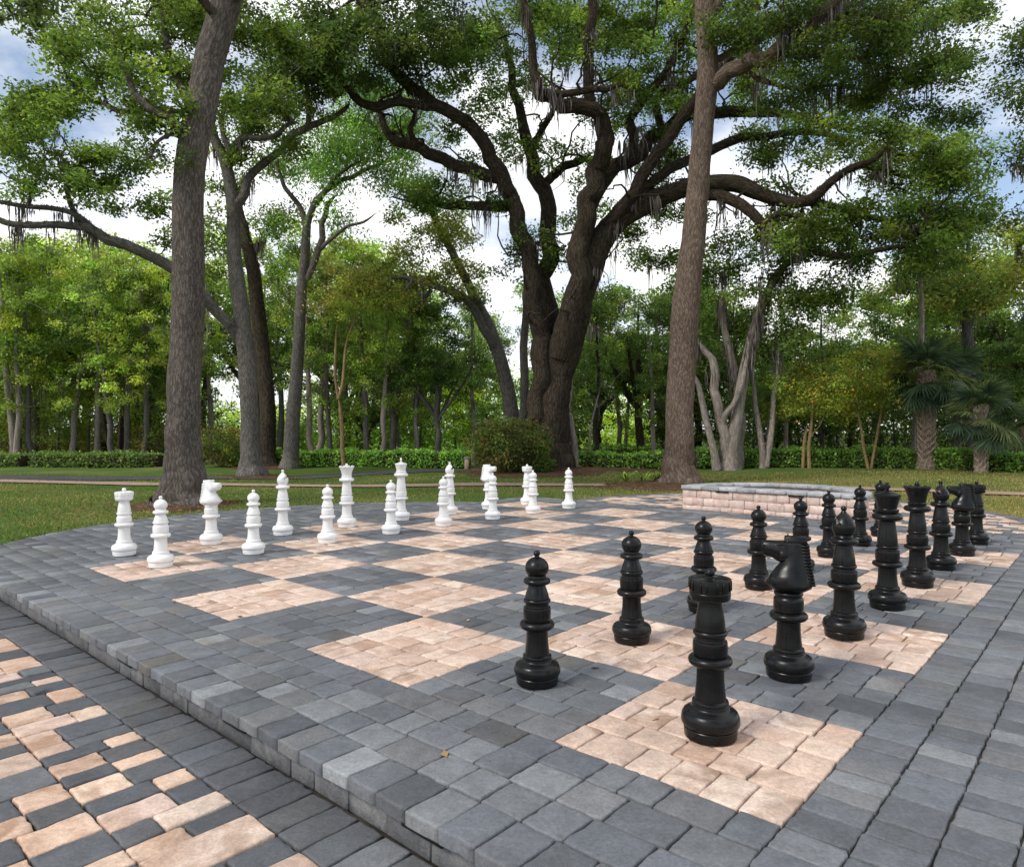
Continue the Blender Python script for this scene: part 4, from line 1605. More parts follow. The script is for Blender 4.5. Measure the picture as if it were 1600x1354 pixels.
    finish_tree(T, t, b, [(P, 80, .42, .17, LIVE, {})], M_BARK_DARK, 200, (.3, 1.4), maxr=.08, tip=.008)
    mound('', b[0], b[1] - .3, 2.2)


# --- upright tree with fine drooping foliage
def willow_oak():
    D = 32.5
    b = base_of(455, D)
    t = thing('willow_oak_tree', 'slender forked tree with fine drooping bright green leaves, right of the dark rough trunk', 'tree', b)
    T = Tree()
    T.limb(trunk_rows([(453, 730, D, 34), (455, 712, D, 25), (457, 670, D, 22), (462, 610, D, 20), (466, 550, D, 18), (470, 490, D, 17), (473, 440, D, 16), (478, 390, D, 15), (480, 350, D, 13)], 453, D), 14, .03, True)
    T.limb(plimb([(474, 440, D, 12), (490, 412, D, 11), (500, 385, D, 11), (506, 350, D, 9), (512, 320, D, 8), (530, 300, D - .3, 5)]), 9, .03)
    T.limb(plimb([(480, 352, D, 11), (494, 320, D, 10), (510, 300, D, 9), (535, 283, D + .3, 8), (565, 268, D + .6, 7), (600, 254, D + 1, 6), (640, 238, D + 1.3, 4)]), 9, .03)
    T.limb(plimb([(480, 352, D, 10), (468, 322, D, 8), (452, 300, D - .3, 7), (440, 275, D - .5, 6), (436, 240, D - .5, 4)]), 9, .03)
    T.limb(plimb([(502, 388, D, 7), (520, 372, D - .5, 6), (545, 352, D - .8, 5), (570, 345, D - 1, 4), (592, 330, D - 1, 3)]), 8, .03)
    T.limb(plimb([(497, 318, D, 8), (520, 280, D - .6, 6), (545, 262, D - .8, 5), (580, 245, D - 1, 3)]), 8, .03)
    P = np.concatenate([blob(545, 215, 75, 40, 60, D, 1.8), blob(505, 255, 40, 45, 34, D, 1.4), blob(600, 180, 55, 40, 36, D + .6, 1.4), blob(470, 290, 25, 25, 8, D, 1), blob(580, 265, 50, 25, 16, D + .6, 1.2), blob(640, 205, 40, 45, 26, D + 1.2, 1.2), blob(525, 330, 45, 20, 10, D - .6, 1), blob(450, 350, 22, 18, 8, D, .8),
                        blob(555, 120, 70, 40, 30, D, 1.5), blob(450, 260, 20, 30, 8, D, 1), blob(605, 300, 40, 30, 12, D, 1.2)])
    T.grow(P, .4, .10)
    finish_tree(T, t, b, [(P, 95, .34, .20, WILLOW * [1.4, 1.35, 1.2], {'droop': .7, 'wid': .16, 'flat': .9})], M_BARK_GREY, 0, maxr=.06, tip=.006)


# --- the giant spreading oak in the middle
def central_oak():
    D = 29.5
    b = base_of(858, D)
    t = thing('live_oak_tree', 'giant dark live oak of several spreading trunks in the middle, rising behind the round shrub', 'tree', b)
    T = Tree()
    foot = [(856, 718, D, 76), (855, 700, D, 68), (856, 672, D, 64), (858, 640, D, 62), (862, 612, D, 59)]
    T.limb(trunk_rows(foot + [(868, 585, D, 58), (880, 550, D - .2, 55), (892, 510, D - .4, 52), (905, 465, D - .6, 49), (918, 425, D - .8, 46), (935, 385, D - 1, 42), (960, 352, D - 1.2, 36), (995, 328, D - 1.4, 32), (1035, 308, D - 1.6, 28), (1075, 294, D - 1.8, 26), (1115, 288, D - 2, 26), (1150, 288, D - 2.2, 25), (1180, 300, D - 2.4, 23), (1215, 313, D - 2.6, 20), (1248, 319, D - 2.8, 18), (1275, 308, D - 3, 16), (1300, 285, D - 3.2, 14), (1330, 265, D - 3.4, 12), (1365, 252, D - 3.6, 9), (1390, 230, D - 3.8, 6)], 852, D), 20, .05, True)
    T.limb(plimb([(838, 655, D - .5, 30), (843, 600, D - .4, 30), (846, 545, D - .4, 29), (846, 500, D - .4, 28), (840, 450, D - .4, 27), (828, 405, D - .4, 26), (812, 360, D - .5, 25), (800, 320, D - .6, 25), (788, 285, D - .7, 25), (772, 250, D - .8, 24), (752, 218, D - 1, 22), (725, 190, D - 1.2, 20), (698, 170, D - 1.4, 19), (665, 152, D - 1.6, 18), (640, 135, D - 1.8, 18), (618, 110, D - 2, 17), (606, 80, D - 2.2, 16), (602, 50, D - 2.4, 14), (580, 20, D - 2.6, 12), (555, -10, D - 2.8, 9)]), 14, .05)
    T.limb(plimb([(690, 168, D - 1.4, 13), (650, 162, D - 1.7, 14), (610, 160, D - 2, 14), (570, 162, D - 2.3, 13), (548, 140, D - 2.5, 12), (520, 118, D - 2.7, 10), (480, 105, D - 3, 8), (430, 95, D - 3.3, 5)]), 10, .06)
    T.limb(plimb([(782, 278, D - .7, 20), (745, 270, D - .6, 19), (705, 254, D - .5, 18), (672, 238, D - .4, 17), (645, 226, D - .3, 16), (622, 222, D - .2, 15), (608, 205, D - .1, 12), (598, 180, D, 10), (588, 168, D, 6)]), 10, .06)
    T.limb(plimb([(652, 228, D - .4, 10), (644, 205, D - .6, 9), (648, 185, D - .8, 8), (655, 165, D - 1, 6)]), 8, .05)
    T.limb(plimb([(878, 560, D - .6, 34), (893, 500, D - 1, 34), (903, 450, D - 1.2, 33), (908, 400, D - 1.4, 31), (913, 350, D - 1.6, 29), (920, 310, D - 1.8, 28), (932, 272, D - 2, 28), (943, 240, D - 2.2, 28), (948, 210, D - 2.4, 27), (938, 185, D - 2.6, 26), (912, 168, D - 2.8, 24), (880, 160, D - 3, 22), (855, 152, D - 3.2, 20), (840, 138, D - 3.4, 17), (834, 100, D - 3.6, 14), (828, 55, D - 3.8, 12), (820, 10, D - 4, 10), (812, -40, D - 4.2, 8)]), 14, .06)
    T.limb(plimb([(930, 178, D - 2.6, 18), (923, 150, D - 3, 17), (924, 100, D - 3.2, 17), (926, 50, D - 3.4, 16), (928, 0, D - 3.6, 15), (930, -60, D - 3.8, 12)]), 10, .03)
    T.limb(plimb([(855, 152, D - 3.2, 12), (880, 148, D - 3.4, 11), (920, 142, D - 3.6, 10), (950, 140, D - 3.8, 9), (978, 134, D - 4, 6)]), 8, .05)
    T.limb(plimb([(918, 330, D - 1.6, 26), (945, 285, D - 1.2, 24), (970, 258, D - 1, 23), (1000, 235, D - .8, 22), (1035, 215, D - .6, 21), (1062, 190, D - .4, 20), (1095, 175, D - .2, 19), (1135, 176, D, 17), (1175, 176, D, 15), (1220, 178, D, 13), (1260, 186, D, 11), (1310, 200, D, 8), (1360, 210, D + .2, 5)]), 12, .06)
    T.limb(plimb([(988, 242, D - .8, 16), (990, 215, D - 1, 15), (982, 185, D - 1.2, 14), (1000, 160, D - 1.4, 13), (1030, 125, D - 1.6, 12), (1060, 85, D - 1.8, 11), (1078, 40, D - 2, 10), (1085, 0, D - 2.2, 8)]), 10, .06)
    T.limb(plimb([(1040, 212, D - .6, 13), (1030, 180, D - .4, 12), (1028, 155, D - .2, 11), (1055, 135, D, 10), (1090, 118, D + .2, 8), (1130, 100, D + .4, 5)]), 9, .06)
    T.limb(plimb([(940, 380, D - 1, 22), (965, 335, D - 1.6, 21), (995, 290, D - 2, 20), (1030, 240, D - 2.4, 19), (1060, 190, D - 2.8, 18), (1088, 155, D - 3.2, 17), (1120, 110, D - 3.6, 16), (1170, 70, D - 4, 14), (1230, 40, D - 4.4, 12), (1290, 10, D - 4.8, 9)]), 11, .06)
    T.limb(plimb([(985, 330, D - 1.4, 18), (1020, 285, D - 1, 17), (1055, 262, D - .6, 16), (1085, 250, D - .2, 15), (1120, 235, D, 14), (1160, 215, D + .2, 13), (1200, 212, D + .4, 12), (1245, 208, D + .6, 10), (1300, 215, D + .8, 8), (1350, 225, D + 1, 6)]), 10, .06)
    T.limb(plimb([(1090, 302, D - 1.8, 18), (1130, 308, D - 2.2, 17), (1165, 330, D - 2.6, 16), (1195, 350, D - 2.9, 15), (1225, 378, D - 3.1, 14), (1260, 385, D - 3.3, 12), (1290, 398, D - 3.5, 11), (1330, 402, D - 3.7, 9), (1375, 392, D - 3.9, 8), (1415, 388, D - 4.1, 6), (1440, 410, D - 4.3, 4)]), 10, .06)
    T.limb(plimb([(1250, 318, D - 2.8, 12), (1285, 318, D - 2.6, 11), (1325, 330, D - 2.4, 9), (1370, 345, D - 2.2, 7), (1400, 352, D - 2, 5)]), 8, .06)
    T.limb(plimb([(1195, 350, D - 2.9, 8), (1220, 335, D - 3.1, 8), (1260, 345, D - 3.3, 7), (1300, 360, D - 3.5, 6), (1340, 372, D - 3.7, 4)]), 8, .06)
    T.limb(plimb([(1275, 308, D - 3, 9), (1320, 270, D - 2.6, 8), (1360, 262, D - 2.4, 7), (1400, 275, D - 2.2, 6), (1440, 278, D - 2, 4)]), 8, .06)
    T.limb(plimb([(800, 320, D - .6, 16), (760, 322, D, 14), (720, 322, D + .5, 13), (690, 320, D + 1, 10), (650, 300, D + 1.5, 6)]), 9, .05)
    # paler inner stem behind
    T.limb(plimb([(862, 520, D + .8, 30), (858, 450, D + 1, 28), (862, 390, D + 1.2, 26), (858, 330, D + 1.4, 24), (845, 280, D + 1.6, 22), (832, 235, D + 1.8, 19), (818, 190, D + 2, 16), (808, 150, D + 2.2, 14), (798, 100, D + 2.4, 11), (785, 50, D + 2.6, 9), (765, 10, D + 2.8, 7)]), 12, .05)
    T.limb(plimb([(855, 285, D + 1.6, 14), (880, 262, D + 1.4, 13), (905, 252, D + 1.2, 11), (930, 250, D + 1, 8)]), 8, .05)
    T.limb(plimb([(832, 230, D + 1.8, 12), (848, 200, D + 1.6, 11), (866, 170, D + 1.4, 9), (885, 120, D + 1.2, 7)]), 8, .05)
    dense = [blob(540, 55, 70, 55, 60, D - 2.8, 1.6), blob(640, 50, 60, 60, 55, D - 2, 1.8), blob(470, 70, 60, 50, 40, D - 3, 1.4), blob(700, 40, 50, 40, 26, D - 1.4, 1.6), blob(590, 110, 60, 30, 24, D - 2.2, 1.2), blob(500, 110, 60, 25, 18, D - 3, 1.0)]
    mid = [blob(760, 60, 40, 55, 20, D + 1, 2), blob(760, 115, 40, 40, 16, D + 1.8, 1.6), blob(860, 50, 50, 50, 30, D - 1, 2.4), blob(905, 100, 40, 40, 20, D - 1, 2.2), blob(985, 60, 50, 50, 32, D - 1.4, 2.2), blob(1000, 130, 45, 35, 22, D - 1, 2), blob(860, 130, 40, 25, 10, D + .5, 1.6), blob(960, 195, 35, 25, 12, D, 1.6),
           blob(735, 170, 25, 30, 8, D - .8, 1), blob(780, 210, 40, 30, 10, D + 1.6, 1), blob(815, 245, 26, 30, 10, D + 1.6, 1), blob(1040, 230, 35, 30, 18, D - .6, 1.6), blob(1060, 60, 40, 60, 30, D - 1, 2), blob(1045, 300, 40, 20, 10, D - 1, 1), blob(1000, 310, 35, 22, 10, D, 1), blob(930, 255, 25, 20, 6, D + .6, 1), blob(835, 380, 30, 35, 14, D + .2, .8), blob(790, 320, 25, 30, 8, D, .8), blob(690, 310, 40, 25, 14, D + 1, 1), blob(640, 290, 40, 30, 14, D + 1.4, 1), blob(760, 260, 20, 20, 6, D - .6, .8), blob(855, 400, 25, 18, 6, D, .6), blob(885, 405, 18, 16, 4, D, .6), blob(710, 290, 40, 16, 8, D + .5, .8),
           blob(700, 110, 30, 30, 10, D - 1.4, 1), blob(750, 150, 30, 20, 6, D - 1, 1), blob(1000, 350, 45, 22, 14, D + 1, 1), blob(820, 70, 40, 50, 22, D + 1, 2), blob(870, 15, 60, 30, 24, D - 1, 2), blob(1000, 15, 60, 30, 24, D - 1, 2), blob(950, 160, 40, 25, 12, D, 1.4), blob(1060, 130, 30, 45, 16, D - .6, 1.4), blob(1150, 160, 50, 30, 16, D, 1.4), blob(1060, 350, 40, 25, 14, D + 1, 1), blob(910, 290, 20, 20, 4, D + 1, .6), blob(720, 70, 40, 40, 16, D - .5, 1.4), blob(960, 100, 40, 50, 20, D, 2), blob(900, 30, 50, 30, 20, D - 1, 2), blob(740, 30, 40, 40, 16, D, 1.6), blob(1030, 180, 40, 30, 14, D, 1.4), blob(700, 215, 30, 20, 8, D + .5, .8), blob(680, 130, 40, 30, 12, D, 1), blob(1030, 410, 40, 25, 16, D + 2, 1), blob(975, 400, 25, 15, 6, D + 2, 1), blob(940, 310, 40, 30, 8, D + 1, 1), blob(880, 220, 40, 40, 10, D + 1, 1.4), blob(900, 340, 25, 30, 6, D + 1, 1), blob(1000, 200, 50, 40, 16, D + 1, 1.4), blob(780, 420, 25, 30, 5, D + 1, 1)]
    right = [blob(1190, 110, 50, 40, 24, D - 2, 1.8), blob(1220, 240, 60, 22, 22, D - .6, 1.6), blob(1300, 170, 70, 30, 32, D - .4, 1.8), blob(1330, 235, 60, 22, 24, D - 1, 1.8), blob(1430, 235, 60, 40, 56, D - 2.4, 1.8), blob(1490, 250, 45, 45, 46, D - 2.6, 1.6), blob(1400, 180, 50, 30, 26, D - 1, 1.8), blob(1460, 310, 70, 40, 60, D - 2.6, 1.8), blob(1510, 330, 35, 30, 24, D - 2.6, 1.4), blob(1380, 290, 40, 25, 14, D - 2.6, 1.2), blob(1380, 345, 60, 30, 34, D - 2.8, 1.6), blob(1300, 345, 50, 22, 22, D - 3, 1.2), blob(1270, 370, 50, 20, 14, D - 3.2, 1),
             blob(1330, 375, 50, 18, 18, D - 3.4, 1), blob(1440, 380, 60, 30, 40, D - 3.4, 1.6), blob(1370, 420, 26, 18, 10, D - 3.8, .8), blob(1425, 415, 20, 14, 6, D - 4, .6), blob(1190, 340, 40, 16, 8, D - 2.6, 1), blob(1250, 290, 50, 14, 5, D - 2.8, .8), blob(1500, 390, 45, 30, 22, D - 3.4, 1.4), blob(1120, 60, 60, 60, 30, D - 2, 2), blob(1150, 200, 40, 22, 10, D, 1.2)]
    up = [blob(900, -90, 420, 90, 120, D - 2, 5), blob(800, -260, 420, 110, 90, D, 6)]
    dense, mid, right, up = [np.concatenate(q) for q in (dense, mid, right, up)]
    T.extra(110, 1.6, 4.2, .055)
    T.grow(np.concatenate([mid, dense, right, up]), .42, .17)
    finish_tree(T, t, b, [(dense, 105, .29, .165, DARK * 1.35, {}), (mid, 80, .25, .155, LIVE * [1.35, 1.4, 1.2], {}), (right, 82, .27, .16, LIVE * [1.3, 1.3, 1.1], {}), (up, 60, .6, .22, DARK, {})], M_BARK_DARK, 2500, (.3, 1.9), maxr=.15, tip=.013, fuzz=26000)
    mound('', b[0], b[1] - .5, 4.2)


# --- slender leaning tree left of it
def lean_tree():
    D = 34.0
    b = base_of(803, D)
    t = thing('leaning_tree', 'thin grey tree curving to the left beside the giant oak, with a low arching branch', 'tree', b)
    T = Tree()
    T.limb(trunk_rows([(803, 722, D, 34), (802, 690, D, 26), (800, 650, D, 24), (792, 600, D, 22), (780, 555, D, 21), (764, 510, D, 20), (745, 470, D, 16), (726, 430, D, 13), (708, 395, D, 12), (690, 360, D, 11), (672, 325, D, 9), (655, 300, D, 6)], 803, D), 14, .03, True)
    T.limb(plimb([(778, 552, D, 15), (762, 515, D - .3, 14), (745, 485, D - .6, 13), (720, 462, D - .9, 12), (690, 450, D - 1.2, 11), (655, 440, D - 1.5, 9), (625, 432, D - 1.8, 7), (592, 440, D - 2, 5), (560, 456, D - 2.2, 3)]), 10, .05)
    T.limb(plimb([(675, 452, D - 1.2, 7), (660, 470, D - 1.2, 6), (645, 490, D - 1.3, 4)]), 7, .05)
    T.limb(plimb([(815, 735, D - 1, 22), (817, 680, D - 1, 15), (818, 620, D - 1, 14), (820, 540, D - 1, 13), (824, 460, D - 1, 11), (826, 400, D - 1, 9), (818, 350, D - 1, 7), (800, 300, D - 1, 4)]), 9, .03)
    P = np.concatenate([blob(650, 400, 45, 35, 26, D - 1, 1.2), blob(700, 380, 40, 40, 24, D - .4, 1.2), blob(600, 420, 45, 25, 20, D - 1.8, 1), blob(560, 450, 40, 25, 14, D - 2, 1), blob(720, 430, 35, 25, 16, D - .8, 1), blob(650, 330, 40, 30, 14, D, 1), blob(690, 350, 30, 25, 10, D, 1), blob(740, 455, 20, 15, 6, D - .5, .6), blob(610, 470, 40, 20, 8, D - 1.6, .8), blob(680, 300, 30, 20, 8, D, .8)])
    T.grow(P, .4, .15)
    finish_tree(T, t, b, [(P, 85, .30, .17, OLIVE * [1.0, 1.25, 1.0], {})], M_BARK_GREY, 150, (.3, .9), maxr=.06, tip=.007)


# --- the trunk by the fire pit
def pit_oak():
    D = 21.6
    b = base_of(1062, D)
    t = thing('oak_tree', 'tall warm brown oak trunk standing behind the left end of the fire pit', 'tree', b)
    T = Tree()
    T.limb(trunk_rows([(1058, 757, D, 76), (1059, 740, D, 54), (1060, 715, D, 47), (1062, 670, D, 43), (1064, 610, D, 42), (1068, 540, D, 42), (1073, 470, D, 41), (1079, 410, D, 38), (1086, 350, D, 36), (1092, 290, D, 34), (1098, 230, D, 33), (1102, 180, D, 32), (1106, 135, D, 33), (1108, 90, D, 31), (1106, 45, D, 32), (1102, 0, D, 30), (1098, -60, D, 26), (1095, -150, D, 20), (1100, -250, D, 12)], 1059, D), 26, .02, True, sub=6)
    T.limb(plimb([(1110, 140, D, 26), (1130, 118, D - .4, 25), (1165, 105, D - .8, 25), (1205, 92, D - 1.2, 24), (1240, 68, D - 1.6, 22), (1272, 38, D - 2, 20), (1305, 5, D - 2.4, 17), (1350, -40, D - 2.8, 12)]), 13, .04)
    T.limb(plimb([(1112, 100, D, 12), (1135, 85, D + .6, 11), (1170, 60, D + 1, 10), (1220, 35, D + 1.4, 9), (1260, 10, D + 1.8, 7)]), 9, .05)
    T.limb(plimb([(1108, 30, D, 20), (1125, 0, D, 18), (1150, -50, D + .5, 14), (1200, -120, D + 1, 9)]), 10, .04)
    T.limb(plimb([(1220, 85, D - 1.2, 10), (1260, 90, D - 1, 9), (1310, 85, D - 1, 8), (1360, 100, D - 1, 7), (1420, 110, D - 1, 5), (1470, 95, D - 1, 3)]), 8, .06)
    T.limb(plimb([(1160, 108, D - .8, 9), (1200, 130, D - .6, 8), (1250, 140, D - .4, 7), (1310, 135, D - .2, 5), (1370, 150, D, 4)]), 8, .06)
    T.limb(plimb([(1290, 20, D - 2.2, 10), (1350, 25, D - 2.2, 9), (1420, 35, D - 2.2, 7), (1480, 20, D - 2.2, 4)]), 8, .06)
    P = np.concatenate([blob(1190, 40, 60, 45, 38, D, 1.6), blob(1280, 95, 60, 40, 36, D - 1, 1.4), blob(1350, 60, 60, 55, 60, D - 1.6, 1.6), blob(1430, 60, 55, 60, 62, D - 1.6, 1.6), blob(1500, 30, 40, 35, 28, D - 1.6, 1.2), blob(1470, 110, 35, 35, 26, D - 1.4, 1.2), blob(1400, 140, 50, 30, 28, D - .8, 1.2), blob(1330, 150, 50, 25, 18, D - .4, 1.2), blob(1250, 150, 50, 25, 16, D - .4, 1), blob(1130, 30, 30, 40, 12, D + .5, 1), blob(1480, 180, 30, 26, 14, D - .8, 1), blob(1240, 20, 50, 30, 20, D - 1, 1.4)])
    up = np.concatenate([blob(1250, -90, 260, 80, 90, D - 1, 3), blob(1150, -230, 260, 90, 60, D, 4)])
    T.grow(np.concatenate([P, up]), .32, .16)
    finish_tree(T, t, b, [(P, 100, .21, .12, LIVE * [1.05, 1.05, 1.05], {}), (up, 60, .45, .17, DARK, {})], M_BARK_WARM, 900, (.3, 1.4), maxr=.08, tip=.008, mfilter=lambda Q: Q[:, 0] > 7.0)
    mound('', b[0] - .7, b[1] - .6, 2.0, h=.12)


# --- pale many-stemmed tree
def pale_tree():
    D = 29.3
    b = base_of(1142, D)
    t = thing('pale_oak_tree', 'pale smooth tree with several stems splitting low, right of the trunk by the fire pit', 'tree', b)
    T = Tree()
    T.limb(trunk_rows([(1138, 737, D, 40), (1140, 715, D, 26), (1145, 690, D, 22), (1152, 650, D, 18), (1160, 600, D, 17), (1170, 550, D, 15), (1180, 510, D, 14), (1196, 468, D, 13), (1215, 430, D, 12), (1240, 405, D, 9), (1265, 385, D, 6)], 1138, D), 14, .03, True)
    T.limb(plimb([(1136, 722, D, 20), (1132, 690, D, 17), (1126, 650, D, 15), (1120, 610, D, 14), (1112, 570, D, 12), (1098, 545, D, 9), (1085, 530, D, 6)]), 10, .03)
    T.limb(plimb([(1150, 735, D + .6, 22), (1154, 700, D + .6, 18), (1158, 650, D + .6, 16), (1150, 600, D + .6, 14), (1140, 550, D + .6, 12), (1130, 500, D + .6, 10), (1128, 450, D + .6, 7)]), 10, .03)
    T.limb(plimb([(1129, 665, D, 9), (1142, 640, D - .3, 9), (1156, 612, D - .4, 8), (1166, 570, D - .4, 7), (1178, 520, D - .4, 6), (1188, 470, D - .4, 6), (1190, 430, D - .4, 4)]), 9, .03)
    T.limb(plimb([(1120, 735, D - .3, 16), (1112, 690, D - .3, 11), (1100, 640, D - .3, 10), (1088, 600, D - .3, 8), (1075, 565, D - .3, 5)]), 9, .03)
    P = np.concatenate([blob(1250, 400, 50, 40, 34, D, 1.6), blob(1180, 400, 55, 40, 32, D + .5, 1.6), blob(1290, 440, 40, 40, 26, D, 1.2), blob(1130, 430, 40, 50, 26, D + 1, 1.4), blob(1220, 470, 50, 28, 18, D, 1.2), blob(1120, 510, 40, 40, 22, D + 1.4, 1.2), blob(1260, 510, 50, 30, 14, D + .6, 1.2), blob(1310, 400, 26, 30, 8, D - .4, .8), blob(1190, 540, 40, 25, 10, D + 1.6, 1), blob(1220, 350, 60, 24, 16, D + 1, 1.2)])
    T.grow(P, .4, .15)
    finish_tree(T, t, b, [(P, 90, .30, .165, LIVE * [1.35, 1.35, 1.1], {})], M_BARK_PALE, 700, (.3, 1.6), maxr=.07, tip=.007)


def side_trees():
    # tall tree rising over the palms at the right
    D = 33.5
    b = base_of(1512, D)
    t = thing('moss_hung_tree', 'tall moss hung tree rising above the palms at the right', 'tree', b)
    T = Tree()
    T.limb(trunk_rows([(1518, 738, D, 20), (1518, 700, D, 17), (1517, 620, D, 15), (1514, 540, D, 14), (1510, 480, D, 12), (1500, 430, D, 9), (1490, 380, D, 6)], 1518, D), 12, .03, True)
    T.limb(plimb([(1512, 500, D, 10), (1530, 470, D, 9), (1560, 440, D, 8), (1590, 410, D, 5)]), 8, .05)
    T.limb(plimb([(1510, 470, D, 9), (1480, 450, D, 8), (1440, 430, D, 7), (1405, 425, D, 5)]), 8, .05)
    P = np.concatenate([blob(1480, 430, 80, 45, 70, D, 2), blob(1570, 430, 55, 45, 46, D, 1.8), blob(1560, 370, 45, 30, 22, D, 1.4), blob(1420, 460, 40, 26, 18, D, 1.2), blob(1530, 480, 60, 25, 22, D, 1.4), blob(1620, 400, 50, 60, 30, D, 1.6)])
    T.grow(P, .45, .15)
    finish_tree(T, t, b, [(P, 85, .32, .17, np.concatenate([LIVE, OLIVE]) * [1.4, 1.5, 1.2], {})], M_BARK_GREY, 800, (.4, 1.8), maxr=.07, tip=.008)
    # near tree just outside the frame at the right, branches reaching in
    D = 19.0
    b = base_of(1790, D)
    t = thing('oak_tree', 'oak outside the right edge, its dark leafy branches reaching in near the top corner', 'tree', b)
    T = Tree()
    T.limb(trunk_rows([(1790, 765, D, 60), (1790, 700, D, 44), (1785, 550, D, 40), (1770, 380, D, 34), (1760, 200, D, 28), (1750, 50, D, 20), (1750, -80, D, 10)], 1790, D), 14, .03, True)
    T.limb(plimb([(1768, 350, D, 16), (1720, 310, D, 13), (1660, 280, D, 10), (1610, 265, D, 7), (1575, 260, D, 4)]), 8, .06)
    T.limb(plimb([(1755, 160, D, 16), (1700, 120, D, 13), (1640, 90, D, 9), (1595, 75, D, 5)]), 8, .06)
    P = np.concatenate([blob(1600, 130, 34, 55, 26, D, 1), blob(1610, 60, 25, 45, 16, D, 1), blob(1605, 265, 40, 45, 24, D, 1), blob(1680, 150, 60, 120, 50, D, 2), blob(1760, 60, 90, 120, 50, D, 2.5), blob(1700, 300, 70, 60, 26, D, 1.6), blob(1850, 200, 80, 150, 40, D, 2.5), blob(1600, 345, 16, 25, 5, D, .6)])
    T.grow(P, .35, .15)
    finish_tree(T, t, b, [(P, 95, .26, .105, DARK * 1.2, {})], M_BARK_OAK, 160, (.3, .9), maxr=.07, tip=.006)
    # magnolia-like leaves in the top left corner
    D = 9.0
    b = base_of(-330, D)
    t = thing('broadleaf_tree', 'large leaved tree outside the left edge, leaves showing in the top left corner', 'tree', b)
    T = Tree()
    T.limb(trunk_rows([(-330, 860, D, 70), (-330, 700, D, 50), (-325, 400, D, 44), (-310, 150, D, 36), (-290, -50, D, 26), (-280, -200, D, 14)], -330, D), 14, .03, True)
    T.limb(plimb([(-300, 80, D, 22), (-220, 20, D, 16), (-120, -20, D, 10), (-20, -15, D, 6), (50, -5, D, 3)]), 8, .06)
    P = np.concatenate([blob(25, 0, 40, 16, 16, D, .5), blob(75, -6, 30, 12, 8, D, .5), blob(-120, -30, 120, 50, 40, D, 1.2), blob(-300, -150, 160, 90, 60, D, 2), blob(-420, 80, 120, 120, 50, D, 2)])
    T.grow(P, .3, .12)
    finish_tree(T, t, b, [(P, 26, .15, .12, DARK * 1.1, {'wid': .2})], M_BARK_GREY, 0, maxr=.05, tip=.005)


left_oak(); twin_oak(); willow_oak(); central_oak(); lean_tree(); pit_oak(); pale_tree(); side_trees()


# ------------------------------------------------------------------ woodland behind the lawn
def leaf_variant(name, gain, trans=0.42):
    return leaf_mat(name, gain, trans)


L_MID = leaf_variant('leaf_mid', (1.25, 1.25, 1.1))
L_BRIGHT = leaf_variant('leaf_bright', (1.95, 1.75, 1.4), .5)  # high gain puts the sunlit look of the woods into the leaf colour
L_DARK = leaf_variant('leaf_dark', (.8, .85, .8), .4)
L_YELLOW = leaf_variant('leaf_yellow', (3.6, 2.9, 1.3), .5)
L_OLIVE = leaf_variant('leaf_olive', (2.2, 1.8, 1.2), .45)


